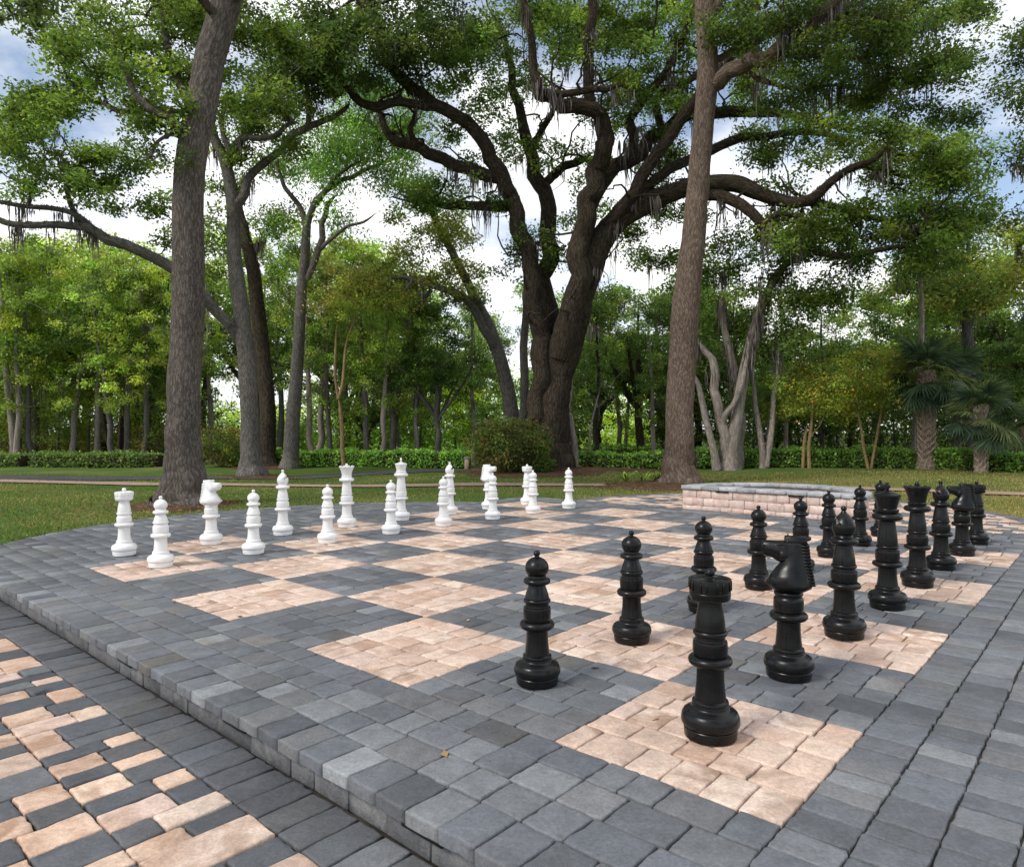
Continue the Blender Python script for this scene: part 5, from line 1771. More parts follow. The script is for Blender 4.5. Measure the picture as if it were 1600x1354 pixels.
def proto(kind, seed):
    """A woodland tree at the origin; returns (root, height)."""
    global rng
    keep, rng = rng, np.random.default_rng(seed)
    t = thing(kind, '', 'tree')
    T = Tree()
    pal, leaves = LIVE * 1.5, []
    if kind == 'slender_tree':                                # bare pole, narrow crown
        H = 14.0
        lean = rng.normal(0, .5, 2)
        tr = [[lean[0] * (z / H) ** 1.3 + .12 * math.sin(z * .8 + seed), lean[1] * (z / H), z, .25 * (1 - z / H * .8) * (1.5 if z < .3 else 1)] for z in (-.3, .1, 1, 3, 5, 7, 9, 11, 13)]
        T.limb(tr, 10, .03)
        C = np.array([[rng.normal(0, 1.15), rng.normal(0, 1.15), rng.uniform(6.2, 13.8)] for _ in range(62)])
        C[:, :2] *= (0.45 + 0.9 * np.sin(np.pi * np.clip((C[:, 2] - 5.5) / 9, 0, 1)))[:, None]
        C[:, 0] += lean[0] * C[:, 2] / H
        low = np.array([[rng.normal(0, 1.3), rng.normal(0, 1.3), rng.uniform(3.6, 6)] for _ in range(9)])
        C = np.concatenate([C, low])
        T.grow(C, .5, .12)
        leaves = [(C, 95, .30, .20, pal, {})]
    elif kind == 'spreading_tree':                            # forked trunk, wide lumpy crown
        H = 12.0
        T.limb([[0, 0, -.3, .34], [0, 0, .2, .27], [.1, 0, 1.5, .22], [.15, 0, 3, .2], [.25, .1, 4.6, .17], [.5, .1, 7, .12], [.6, .2, 10, .06]], 11, .04)
        for a in rng.uniform(0, 6.28, 5):
            T.limb([[.15, 0, 3.2, .13], [.15 + 1.0 * math.cos(a), math.sin(a), 4.6, .11], [.2 + 2.2 * math.cos(a), 2.2 * math.sin(a), 6.2, .09], [.2 + 3.0 * math.cos(a), 3.0 * math.sin(a), 7.6, .05]], 8, .05)
        C = []
        for _ in range(13):
            a, r, z = rng.uniform(0, 6.28), 3.4 * math.sqrt(rng.uniform(0, 1)), rng.uniform(4.6, 11)
            r *= math.sin(math.pi * np.clip((z - 2.6) / 9.6, .1, .95)) ** .6
            for _ in range(12):
                C.append(np.array([r * math.cos(a), r * math.sin(a), z]) + rng.normal(0, 1, 3) * [.75, .75, .45])
        C = np.array(C)
        T.grow(C, .5, .14)
        leaves = [(C, 80, .30, .20, pal, {})]
    elif kind == 'forked_tree':                               # two or three leaning stems
        H = 13.0
        for k in range(3):
            a = 2.1 * k + .6
            T.limb([[.25 * math.cos(a), .25 * math.sin(a), -.3, .2], [.3 * math.cos(a), .3 * math.sin(a), .4, .16], [.7 * math.cos(a), .6 * math.sin(a), 3, .13], [1.1 * math.cos(a) + .2 * math.sin(k), 1 * math.sin(a), 6, .10], [1.7 * math.cos(a), 1.4 * math.sin(a), 9, .06], [1.9 * math.cos(a), 1.6 * math.sin(a), 11, .03]], 9, .03, attach=False)
        C = []
        for _ in range(12):
            a, r, z = rng.uniform(0, 6.28), 2.8 * math.sqrt(rng.uniform(0, 1)), rng.uniform(5.6, 12.2)
            for _ in range(11):
                C.append(np.array([r * math.cos(a), r * math.sin(a), z]) + rng.normal(0, 1, 3) * [.7, .7, .5])
        C = np.array(C)
        T.grow(C, .5, .14)
        leaves = [(C, 80, .30, .20, pal, {})]
    elif kind == 'sapling':
        H = 6.0
        T.limb([[0, 0, -.2, .08], [.05, 0, 1, .06], [.1, .05, 2.5, .05], [.05, .1, 4, .03]], 7, .03)
        C = np.array([[rng.normal(0, .8), rng.normal(0, .8), rng.uniform(1.6, 5.8)] for _ in range(46)])
        T.grow(C, .4, .14)
        leaves = [(C, 60, .32, .16, pal, {})]
    tb = MB(); T.mesh(tb, 1.0, .012, .10); tb.build('trunk', M_BARK_GREY, t)
    cb = MB()
    for pts, per, sp, size, pl, kw in leaves:
        add_leaves(cb, pts, per, sp, size, pl, **kw)
    cb.build('crown', L_MID, t, smooth=False)
    if kind in ('slender_tree', 'forked_tree'):
        mm = MB()
        sel = T.N[:T.n][(T.N[:T.n, 2] > 4.5)]
        moss_strands(mm, sel, 150, .3, 1.5, .15)
        mm.build('spanish_moss', M_MOSS, t, smooth=False)['kind'] = 'stuff'
    rng = keep
    return t, H


def woods():
    P = {}
    for kind, seeds in (('slender_tree', (11, 12, 13)), ('spreading_tree', (21, 22)), ('forked_tree', (31, 32)), ('sapling', (41, 42))):
        P[kind] = [proto(kind, s) for s in seeds]
    used = set()

    def put(kind, var, px, D, top, leaf, bark, label, group, squash=1.0, fat=1.0):
        root, H = P[kind][var % len(P[kind])]
        z0 = float(zforest(np.array(D))) if D > 35 else float(zlawn(np.array([[(px - 800) / FPX * D, D, 0]]))[0] - .012)
        ht = HC + (HOR - top) / FPX * D - z0
        key = (kind, var % len(P[kind]))
        o = root if key not in used else copy_thing(root)
        used.add(key)
        k = ht / H * (1.07 if kind != 'sapling' else 1)
        o.location = ((px - 800) / FPX * D, D, z0)
        o.scale = (k * squash * fat, k * squash * fat, k)
        o.rotation_euler = (0, 0, rng.uniform(0, 6.28))
        for ch in o.children:
            nm = ch.name.split('.')[0]
            if nm in ('crown', 'trunk'):
                ch.material_slots[0].link = 'OBJECT'
                ch.material_slots[0].material = leaf if nm == 'crown' else bark
        o['label'], o['category'], o['group'] = label, 'tree', group
        return o

    SL, SP, FK, SA = 'slender_tree', 'spreading_tree', 'forked_tree', 'sapling'
    G, PA, DK = M_BARK_GREY, M_BARK_PALE, M_BARK_DARK
    LB = {'l': ('woodland tree beyond the low hedge at the left, left of the big trunk', 'woodland trees at the left'),
          'm': ('woodland tree between the dark rough trunk and the giant oak, beyond the hedge', 'woodland trees in the middle'),
          'c': ('woodland tree between the giant oak and the fire pit trunk', 'woodland trees behind the giant oak'),
          'r': ('woodland tree behind the hedge at the right of the fire pit trunk', 'woodland trees at the right')}
    rows = [
        # left wood
        (SL, -70, 40, 360, L_MID, G, 'l', 1.3), (SP, -30, 46, 375, L_BRIGHT, G, 'l', 1.1), (SL, 24, 35.5, 395, L_MID, PA, 'l', 1.1), (FK, 60, 44, 378, L_OLIVE, G, 'l', 1.1), (SL, 52, 38, 400, L_MID, G, 'l', 1.1),
        (SP, 110, 44, 372, L_BRIGHT, G, 'l', 1.15), (SP, 160, 40, 385, L_BRIGHT, DK, 'l', 1.1), (FK, 182, 36, 430, L_DARK, DK, 'l', 1.0), (FK, 215, 41, 385, L_BRIGHT, DK, 'l', 1.1), (SP, 250, 48, 400, L_MID, G, 'l', 1.0), (SL, 235, 36, 470, L_DARK, DK, 'l', 1.0),
        (SL, 130, 50, 400, L_MID, PA, 'l', 1.2), (SP, 60, 56, 420, L_YELLOW, G, 'l', 1.2), (SP, 200, 58, 430, L_YELLOW, G, 'l', 1.1), (SL, 0, 52, 410, L_BRIGHT, G, 'l', 1.2), (SL, 318, 44, 440, L_MID, G, 'l', 1.0), (SL, 330, 39, 420, L_BRIGHT, PA, 'l', .8),
        (SA, 90, 37, 590, L_MID, G, 'l', 1.2), (SA, 140, 38, 580, L_OLIVE, G, 'l', 1.3), (SA, 30, 39, 570, L_OLIVE, G, 'l', 1.2), (SA, 265, 39, 570, L_OLIVE, G, 'l', 1.2), (SA, 200, 42, 600, L_YELLOW, G, 'l', 1.2), (SA, -20, 37, 560, L_MID, G, 'l', 1.3),
        # middle wood
        (SL, 415, 46, 360, L_BRIGHT, G, 'm', 1.0), (SL, 440, 42, 400, L_MID, G, 'm', .9), (SL, 500, 36.5, 420, L_MID, PA, 'm', 1.0), (SL, 528, 42, 440, L_DARK, G, 'm', 1.0), (SL, 560, 48, 385, L_BRIGHT, G, 'm', 1.2), (SP, 545, 50, 400, L_BRIGHT, G, 'm', 1.0), (SP, 600, 52, 410, L_MID, G, 'm', 1.0), (SP, 400, 46, 380, L_MID, G, 'm', .9), (FK, 590, 44, 440, L_BRIGHT, G, 'm', 1.1), (SL, 608, 38, 430, L_MID, G, 'm', 1.1), (SL, 622, 39, 450, L_MID, PA, 'm', 1.0),
        (SP, 684, 34.5, 480, L_DARK, G, 'm', 1.0), (SP, 660, 48, 450, L_BRIGHT, G, 'm', 1.0), (SP, 735, 52, 500, L_BRIGHT, G, 'm', 1.0), (SP, 575, 40, 570, L_DARK, DK, 'm', 1.0), (SA, 712, 42, 590, L_YELLOW, G, 'm', 1.3), (SP, 640, 54, 560, L_OLIVE, PA, 'm', 1.0), (SA, 655, 39, 610, L_MID, G, 'm', 1.3), (SL, 760, 44, 480, L_MID, G, 'm', 1.0), (SA, 540, 44, 630, L_BRIGHT, G, 'm', 1.4), (SA, 470, 50, 640, L_BRIGHT, G, 'm', 1.5), (SA, 760, 40, 620, L_MID, G, 'm', 1.4),
        # behind the oak
        (SL, 895, 44, 480, L_BRIGHT, PA, 'c', 1.0), (SP, 935, 42, 455, L_DARK, DK, 'c', 1.15), (SP, 1000, 37, 440, L_DARK, DK, 'c', 1.2), (SL, 928, 38, 520, L_DARK, G, 'c', .9), (FK, 885, 50, 460, L_MID, G, 'c', 1.0), (SL, 975, 50, 520, L_MID, G, 'c', .9), (SP, 1040, 46, 430, L_MID, G, 'c', 1.1), (SA, 945, 56, 640, L_YELLOW, G, 'c', 1.6), (SA, 1000, 52, 640, L_YELLOW, G, 'c', 1.5), (SA, 905, 46, 600, L_MID, G, 'c', 1.3), (SA, 1025, 40, 600, L_DARK, G, 'c', 1.5),  # the L_YELLOW saplings carry a sunlit patch in their leaf colour
        # right wood
        (SP, 1090, 42, 440, L_DARK, DK, 'r', 1.0), (SP, 1150, 46, 440, L_MID, G, 'r', 1.1), (FK, 1197, 33.0, 540, L_MID, PA, 'r', .8), (SP, 1230, 52, 520, L_MID, G, 'r', 1.0), (SP, 1215, 42, 570, L_DARK, DK, 'r', 1.0), (SP, 1300, 50, 550, L_BRIGHT, G, 'r', 1.2), (SP, 1370, 44, 470, L_MID, G, 'r', 1.1), (SP, 1330, 40, 520, L_DARK, DK, 'r', 1.0), (SL, 1430, 42, 440, L_MID, G, 'r', 1.1), (SP, 1440, 50, 440, L_OLIVE, G, 'r', 1.1),
        (SP, 1500, 42, 420, L_MID, G, 'r', 1.15), (SP, 1570, 44, 430, L_MID, G, 'r', 1.15), (SP, 1630, 38, 400, L_DARK, DK, 'r', 1.1), (SP, 1560, 36, 520, L_DARK, G, 'r', 1.0), (SA, 1250, 38, 600, L_DARK, G, 'r', 1.5), (SA, 1310, 37, 600, L_DARK, G, 'r', 1.5), (SA, 1400, 37, 600, L_DARK, G, 'r', 1.5), (SA, 1490, 36, 580, L_DARK, G, 'r', 1.5), (SA, 1580, 35.5, 590, L_MID, G, 'r', 1.5), (SA, 1130, 40, 600, L_DARK, G, 'r', 1.5), (SA, 1180, 37, 610, L_DARK, G, 'r', 1.5),
        (SP, 1700, 42, 400, L_MID, G, 'r', 1.2), (SP, 1790, 38, 380, L_MID, G, 'r', 1.2), (SP, -160, 40, 370, L_MID, G, 'l', 1.2), (SP, -260, 36, 350, L_MID, G, 'l', 1.2),
    ]
    for px, D, top, lf, bk, z in ((28, 34.6, 400, L_BRIGHT, PA, 'l'), (48, 35.0, 420, L_OLIVE, G, 'l'), (178, 34.4, 440, L_BRIGHT, G, 'l'), (196, 34.8, 410, L_BRIGHT, G, 'l'), (225, 34.5, 430, L_OLIVE, G, 'l'), (110, 36, 400, L_BRIGHT, PA, 'l'), (150, 36.5, 400, L_BRIGHT, PA, 'l'),
                                  (486, 34.3, 400, L_BRIGHT, PA, 'm'), (515, 34.6, 440, L_MID, G, 'm'), (574, 34.2, 430, L_BRIGHT, G, 'm'), (598, 33.8, 430, L_BRIGHT, PA, 'm'), (618, 34.2, 440, L_BRIGHT, G, 'm'), (650, 35, 470, L_BRIGHT, PA, 'm'), (740, 35, 470, L_MID, PA, 'm'),
                                  (972, 36.5, 470, L_BRIGHT, G, 'c'), (1022, 33.5, 480, L_MID, PA, 'c'), (932, 33.4, 470, L_MID, DK, 'c'), (1425, 33.5, 430, L_MID, PA, 'r'), (1230, 36, 480, L_MID, PA, 'r'), (1285, 37, 480, L_MID, G, 'r')):
        rows.append((SL, px, D, top, lf, bk, z, .85))
    for k, (kind, px, D, top, lf, bk, z, w) in enumerate(rows):
        lab, grp = LB[z]
        if kind == SA:
            lab, grp = lab.replace('woodland tree', 'small understorey tree'), grp.replace('woodland trees', 'understorey trees')
        put(kind, k, px, D, top, lf, bk, lab, grp, w)

    # undergrowth and far woodland: masses nobody could count
    def mass(name, zones, size, mt):
        mb = MB()
        for (x0, x1, d0, d1, t0, t1, n, pal) in zones:
            px = rng.uniform(x0, x1, n)
            D = rng.uniform(d0, d1, n)
            z0 = zforest(D)
            top = HC + (HOR - (t0 + (t1 - t0) * (.5 + .5 * np.sin(px * .05 + D * .3)))) / FPX * D
            z = z0 + (top - z0) * rng.uniform(0, 1, n) ** .8
            C = np.stack([(px - 800) / FPX * D, D, z], 1)
            add_leaves(mb, C, 26, .45 * size / .2, size, pal)
        o = mb.build(name, mt, smooth=False)
        o['kind'] = 'stuff'
        return o
    mass('undergrowth', [(-150, 330, 40, 54, 640, 600, 900, LIVE * 2.2), (-150, 300, 38, 46, 680, 650, 420, OLIVE * 1.3), (330, 480, 42, 58, 668, 650, 330, BRIGHT), (480, 880, 40, 56, 660, 625, 1000, BRIGHT * 1.2), (860, 920, 40, 54, 640, 600, 200, LIVE * 1.3), (920, 1020, 52, 60, 670, 640, 160, SPRING * 1.6), (1020, 1220, 38, 54, 610, 560, 700, LIVE), (1220, 1750, 36, 50, 600, 540, 1500, LIVE)], .21, L_MID)  # the SPRING zone is a sunlit patch put into the leaf colour
    mass('distant_woodland', [(-250, 330, 66, 92, 560, 500, 900, BRIGHT), (320, 480, 70, 100, 650, 630, 380, SPRING), (480, 900, 66, 100, 620, 580, 900, BRIGHT * 1.1), (900, 1060, 68, 90, 600, 560, 380, SPRING * 1.2), (1060, 1900, 60, 90, 560, 500, 1500, LIVE * 1.4)], .42, L_MID)


woods()


# ------------------------------------------------------------------ hedges and shrubs
def hedge(label, rows, h, depth, nper, pal):
    """rows: list of ground points (x, y) along the hedge line."""
    c = catmull(rows, 8)
    b = np.array([*c[len(c) // 2], zlawn(np.array([[*c[len(c) // 2], 0.]]))[0]])
    d = np.r_[0, np.cumsum(np.linalg.norm(np.diff(c, axis=0), axis=1))]
    n = int(d[-1] * nper * 1.7)
    s = rng.uniform(0, d[-1], n)
    x, y = np.interp(s, d, c[:, 0]), np.interp(s, d, c[:, 1])
    f = rng.uniform(0, 1, n)
    topm = f < .35
    hh = h * (1 + .07 * np.sin(s * 1.9) + .05 * np.sin(s * 4.7) + rng.normal(0, .035, n))
    bulge_ = depth / 2 * (1 + .10 * np.sin(s * 2.6 + 1))
    yy = y + np.where(topm, rng.uniform(-1, 1, n), np.sign(rng.uniform(-1.9, 1, n))) * bulge_ * rng.uniform(.75, 1.04, n)
    zz = np.where(topm, hh * rng.uniform(.88, 1.02, n), hh * rng.uniform(0.02, .98, n))
    C = np.stack([x, yy, b[2] - .03 + zz], 1)
    t = thing('hedge', label, 'hedge', b, 0, 'clipped hedges behind the lawn')
    mb = MB()
    V, q, tint = leaf_arrays(C, .045, .115, pal * 1.2, wid=.34, clump=(s * 3).astype(int))
    mb.add(V, [q], tint=tint)
    o = mb.build('leaves', L_MID, None, smooth=False, loc=b); o.parent = t; o.location = (0, 0, 0)
    cb = MB()                                                 # solid dark core box, added to make the hedge opaque
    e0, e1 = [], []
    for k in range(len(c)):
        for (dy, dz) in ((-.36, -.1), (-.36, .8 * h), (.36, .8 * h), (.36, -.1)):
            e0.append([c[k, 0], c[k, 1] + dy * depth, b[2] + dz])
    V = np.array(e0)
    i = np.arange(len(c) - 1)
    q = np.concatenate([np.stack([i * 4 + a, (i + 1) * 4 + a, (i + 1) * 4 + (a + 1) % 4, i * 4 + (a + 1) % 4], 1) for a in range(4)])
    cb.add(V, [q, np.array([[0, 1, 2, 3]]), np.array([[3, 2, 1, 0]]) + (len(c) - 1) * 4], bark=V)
    o = cb.build('dark_core', M_BARK_DARK, None, smooth=False, loc=b); o.parent = t; o.location = (0, 0, 0)
    return t


def hpt(px, D):
    return ((px - 800) / FPX * D, D)


hedge('dark green clipped hedge at the far left beyond the asphalt path', [hpt(-160, 33.6), hpt(-40, 33.8), hpt(40, 34)], .68, 1.1, 360, DARK * 2.0)
hedge('dark green clipped hedge between the left wood trunks and the big left oak', [hpt(58, 33.6), hpt(120, 33.4), hpt(180, 33.4), hpt(250, 33.6)], .72, 1.1, 380, DARK * 1.8)
hedge('bright green clipped hedge behind the white queen and king', [hpt(415, 34.2), hpt(500, 33.6), hpt(600, 33), hpt(735, 32)], .76, 1.1, 420, HEDGE_C * 1.7)  # palette raised: sunlight on this hedge is put into its leaf colour
hedge('green clipped hedge between the giant oak and the fire pit trunk', [hpt(890, 30.5), hpt(960, 30.4), hpt(1035, 30.6)], .70, 1.1, 420, HEDGE_C * 1.3)
hedge('long green clipped hedge at the right running behind the palms', [hpt(1085, 30.6), hpt(1200, 30.4), hpt(1330, 30), hpt(1440, 28.6), hpt(1530, 26.4), hpt(1640, 24.6), hpt(1720, 23.5)], .76, 1.2, 520, HEDGE_C * 1.15)
hedge('second green hedge row standing behind the hedge by the fire pit trunk', [hpt(925, 35.0), hpt(980, 35.0), hpt(1030, 35.0)], .95, 1.0, 380, HEDGE_C * 1.2)


def shrub(name, label, px, D, rx, h, n, per, size, pal, cat='shrub', group=None, kw={}, top=.62):
    b = base_of(px, D)
    t = thing(name, label, cat, b, 0, group)
    T = Tree()
    for k in range(9):
        a = k * 2.4
        T.limb([[.08 * math.cos(a), .08 * math.sin(a), -.05, .03], [.25 * rx * math.cos(a), .25 * rx * math.sin(a), h * .35, .022], [.45 * rx * math.cos(a), .45 * rx * math.sin(a), h * .65, .012]], 6, .03, attach=False)
    P = []
    while len(P) < n:
        p = rng.uniform(-1, 1, 3)
        r = np.linalg.norm(p)
        if .55 < r < 1 and p[2] > -.85:
            lump = 1 + .10 * math.sin(5 * math.atan2(p[1], p[0]) + px) + .08 * math.sin(4 * p[2] + px)
            P.append([p[0] * rx * lump, p[1] * rx * lump, h * (.5 + .5 * p[2] * lump)])
    P = np.array(P)
    T.grow(P, .3, .1)
    tb = MB(); T.mesh(tb, 1, .004, .03); tb.build('stems', M_BARK_GREY, t)
    cb = MB(); add_leaves(cb, P, per, rx * .12, size, pal, **kw); cb.build('leaves', L_MID, t, smooth=False)
    return t


shrub('round_shrub', 'large rounded brownish green shrub in front of the giant oak base', 797, 27.2, 1.52, 2.05, 340, 50, .14, np.concatenate([BROWNISH * .8, LIVE, DARK]), kw={'wid': .16})
shrub('fern_shrub', 'low dark leafy plant at the right foot of the large rounded shrub', 838, 27.0, .7, .7, 60, 40, .16, LIVE, kw={'wid': .14})
shrub('brown_shrub', 'loose brownish green shrub between the big left trunk and the forked oak', 345, 33.0, 1.2, 2.0, 150, 30, .13, np.concatenate([BROWNISH * .8, LIVE]), kw={'wid': .2})
shrub('flowering_shrub', 'small pale flowered yellow green shrub left of the forked oak foot', 368, 33.2, .62, 1.0, 70, 36, .11, SPRING * .9)
shrub('loose_shrub', 'loose green shrub behind the hedge beside the left edge of the big trunk', 245, 35.5, 1.2, 2.2, 120, 28, .14, np.concatenate([BROWNISH * .7, LIVE, LIVE]), kw={'wid': .2})
shrub('bank_shrub', 'dark shrub behind the giant oak on its right side', 880, 31.5, .8, 1.1, 80, 34, .13, DARK * 1.3)


def strap_plant():
    b = base_of(1012, 22.0)
    t = thing('strap_leaf_plant', 'clump of arching strap leaves at the left foot of the fire pit trunk', 'plant', b)
    for k in range(3):
        mb = MB()
        ox, oy = rng.normal(0, .34), rng.normal(0, .2)
        for _ in range(46):
            a = rng.uniform(0, 6.28); L = rng.uniform(.4, .85); w = rng.uniform(.014, .026)
            d = np.array([math.cos(a), math.sin(a), 0]); s = np.array([-d[1], d[0], 0]) * w
            pts = [np.array([ox, oy, 0]) + d * L * q * .8 + np.array([0, 0, L * (1.5 * q - 1.15 * q * q)]) for q in (0, .35, .7, 1)]
            V = np.concatenate([[p - s * f, p + s * f] for p, f in zip(pts, (1, 1.1, .8, .1))])
            c = np.concatenate([SPRING, LIVE])[rng.integers(7)] * rng.lognormal(0, .2)
            mb.add(V, [[[0, 1, 3, 2], [2, 3, 5, 4], [4, 5, 7, 6]]], tint=np.tile([*c, 1], (8, 1)))
        mb.build('leaf_clump', L_MID, t)


strap_plant()


# ------------------------------------------------------------------ yellow green fruit trees
def citrus(px, D, rows, blobs, label):
    b = base_of(px, D)
    t = thing('fruit_tree', label, 'tree', b, 0, 'small yellow green trees by the right hedge')
    T = Tree()
    for r in rows:
        q = plimb(r)
        f = q[0].copy(); f[2] = b[2] - .1
        T.limb(np.concatenate([[f], q]), 8, .03, attach=False)
    P = np.concatenate([blob(*q) for q in blobs])
    T.grow(P, .3, .12)
    tb = MB(); T.mesh(tb, 1, .006, .05); o = tb.build('trunk', M_BARK_TAN, None, loc=b); o.parent = t; o.location = (0, 0, 0)
    cb = MB(); add_leaves(cb, P, 64, .26, .135, CITRUS, wid=.26); o = cb.build('crown', M_LEAF, None, smooth=False, loc=b); o.parent = t; o.location = (0, 0, 0)
    fb = MB()
    F = P[rng.integers(len(P), size=50)] + rng.normal(0, .28, (50, 3))
    ico = np.array([[0, 0, 1], [.89, 0, .45], [.28, .85, .45], [-.72, .53, .45], [-.72, -.53, .45], [.28, -.85, .45], [.72, .53, -.45], [-.28, .85, -.45], [-.89, 0, -.45], [-.28, -.85, -.45], [.72, -.53, -.45], [0, 0, -1]])
    tri = np.array([[0, 1, 2], [0, 2, 3], [0, 3, 4], [0, 4, 5], [0, 5, 1], [1, 6, 2], [2, 7, 3], [3, 8, 4], [4, 9, 5], [5, 10, 1], [2, 6, 7], [3, 7, 8], [4, 8, 9], [5, 9, 10], [1, 10, 6], [11, 7, 6], [11, 8, 7], [11, 9, 8], [11, 10, 9], [11, 6, 10]])
    for p in F:
        fb.add(p + ico * rng.uniform(.035, .05), [tri], tint=np.tile([.50, .27, .03, 1], (12, 1)))
    o = fb.build('fruit', M_LEAF_DRY, None, loc=b); o.parent = t; o.location = (0, 0, 0)
    o['kind'] = 'stuff'


citrus(1265, 29.2, [[(1265, 735, 29.2, 5), (1265, 690, 29.2, 4.5), (1268, 650, 29.2, 4), (1270, 610, 29.2, 3)], [(1254, 732, 29.6, 5), (1257, 690, 29.6, 5), (1262, 655, 29.6, 4)], [(1266, 690, 29.2, 3), (1280, 668, 29.1, 2), (1290, 645, 29, 2)]],
       [(1255, 600, 38, 32, 44, 29.2, 1.1), (1285, 635, 26, 25, 20, 29, .8), (1235, 640, 24, 22, 18, 29.2, .8), (1262, 655, 26, 14, 10, 29.2, .7)], 'smaller yellow green fruit tree, left of the larger one at the right hedge')
citrus(1358, 29.0, [[(1356, 735, 29, 5), (1348, 690, 29, 4.5), (1341, 650, 29, 4), (1338, 610, 29, 3)], [(1360, 735, 29, 5), (1369, 690, 29, 4.5), (1377, 645, 29, 4), (1385, 610, 29, 3)]],
       [(1340, 590, 42, 34, 56, 29, 1.2), (1345, 635, 30, 18, 20, 29, .9), (1390, 600, 26, 35, 26, 29, .9), (1405, 580, 16, 20, 8, 29, .6), (1375, 632, 18, 12, 8, 29, .6)], 'larger yellow green fruit tree with two thin tan stems beside the right hedge')


# ------------------------------------------------------------------ palms
PALM_C = np.array([[.032, .058, .030], [.022, .042, .024], [.044, .072, .030], [.052, .078, .030]]) * .85


def frond_mesh(rg, R):
    """Fan leaf: petiole and a folded costapalmate blade, hinge at the origin, reaching along +x."""
    mb = MB()
    L = R * .75
    col = PALM_C[rg.integers(4)]
    pts = [np.array([L * q, 0, .10 * L * math.sin(q * 2.4)]) for q in np.linspace(0, 1, 5)]
    for a, b in zip(pts[:-1], pts[1:]):
        mb.add(np.array([a + [0, -.018, 0], a + [0, .018, 0], b + [0, .014, 0], b + [0, -.014, 0], a + [0, 0, -.02], b + [0, 0, -.016]]), [[[0, 1, 2, 3], [1, 4, 5, 2], [4, 0, 3, 5]]], tint=np.tile([.10, .11, .04, 1], (6, 1)))
    hub = pts[-1]
    n = 30
    for k in range(n):
        a = math.radians(-125 + 250 * (k + .5) / n)
        ln = R * (.62 + .28 * math.cos(a * .6)) * rg.uniform(.9, 1.05)
        d = np.array([math.cos(a), math.sin(a), 0]); s = np.array([-d[1], d[0], 0])
        drop = rg.uniform(.30, .50)
        P = [hub + d * ln * q + np.array([0, 0, .10 * ln * q - drop * ln * q ** 2.4 - .12 * ln * abs(math.sin(a)) * q]) for q in (0, .3, .6, .85, 1)]
        W = [.006, .034 * R, .030 * R, .014 * R, .001]
        V = np.concatenate([[p - s * w + [0, 0, .012 * (k % 2)], p + s * w] for p, w in zip(P, W)])
        c = col * rg.lognormal(0, .3)
        mb.add(V, [[[2 * i, 2 * i + 1, 2 * i + 3, 2 * i + 2] for i in range(4)]], tint=np.tile([*c, 1], (10, 1)))
    return mb


def palm(px, D, ytop, wpx, R, label, nf, lean=0.0, boots=True):
    b = base_of(px, D)
    t = thing('cabbage_palm', label, 'palm', b, 0, 'palms at the right')
    H = HC + (HOR - ytop) / FPX * D - b[2]
    r = wpx / 2 / FPX * D
    mb = MB()
    zs = np.linspace(-.15, H, 14)
    tube(mb, [[lean * (z / H) ** 2, 0, z] for z in zs], [r * (1.25 if z < .2 else .88) for z in zs], 14, .02)
    if boots:                                                 # criss-cross old leaf bases
        bb = MB()
        for k, z in enumerate(np.arange(.12, H, .13)):
            for j in range(7):
                if rng.random() < .12:
                    continue
                a = 2 * math.pi * (j + .5 * (k % 2)) / 7
                d = np.array([math.cos(a), math.sin(a), 0]); s = np.array([-d[1], d[0], 0])
                c = np.array([lean * (z / H) ** 2, 0, z]) + d * r * .84
                for sg in (-1, 1):                            # two arms of a split boot crossing upwards
                    w = r * .42
                    V = np.array([c - s * .012, c + s * .012, c + s * (sg * w + .012) + d * .045 + [0, 0, .16], c + s * (sg * w - .012) + d * .045 + [0, 0, .16], c + d * .055, c + s * sg * w + d * .075 + [0, 0, .15]])
                    V = V + rng.normal(0, .005, V.shape)
                    bb.add(V, [[[0, 4, 5, 3], [4, 1, 2, 5]]])
        bb.build('leaf_bases', M_BOOT, t, smooth=False)['kind'] = 'stuff'
    mb.build('trunk', M_BARK_PALM, t)
    fr = [frond_mesh(np.random.default_rng(100 + k), R).build('frond', L_MID, t) for k in range(3)]
    for k in range(nf):
        o = fr[k] if k < 3 else fr[k % 3].copy()
        if k >= 3:
            SC.collection.objects.link(o)
            o.parent = t
        q = (k + .5) / nf
        pitch = math.radians(72 - 122 * q + rng.uniform(-9, 9))
        o.location = (lean, 0, H - .05 - .5 * q)
        o.rotation_euler = (rng.uniform(-.3, .3), -pitch, k * 2.39996 + rng.uniform(-.2, .2))
        k_ = rng.uniform(.85, 1.1)
        o.scale = (k_, k_, k_)
    return t


palm(1448, 28.2, 580, 24, 1.1, 'tallest cabbage palm with a criss cross trunk at the right', 30)
palm(1533, 25.6, 640, 17, .95, 'shorter cabbage palm with a shaggy brown trunk, rightmost trunk', 24)
palm(1497, 30.5, 585, 12, 1.0, 'darker thin palm half hidden behind the two criss cross trunked palms', 22, boots=False)
palm(1600, 27.5, 668, 12, 1.0, 'low palm at the right edge of the photo behind the hedge', 18, boots=False)


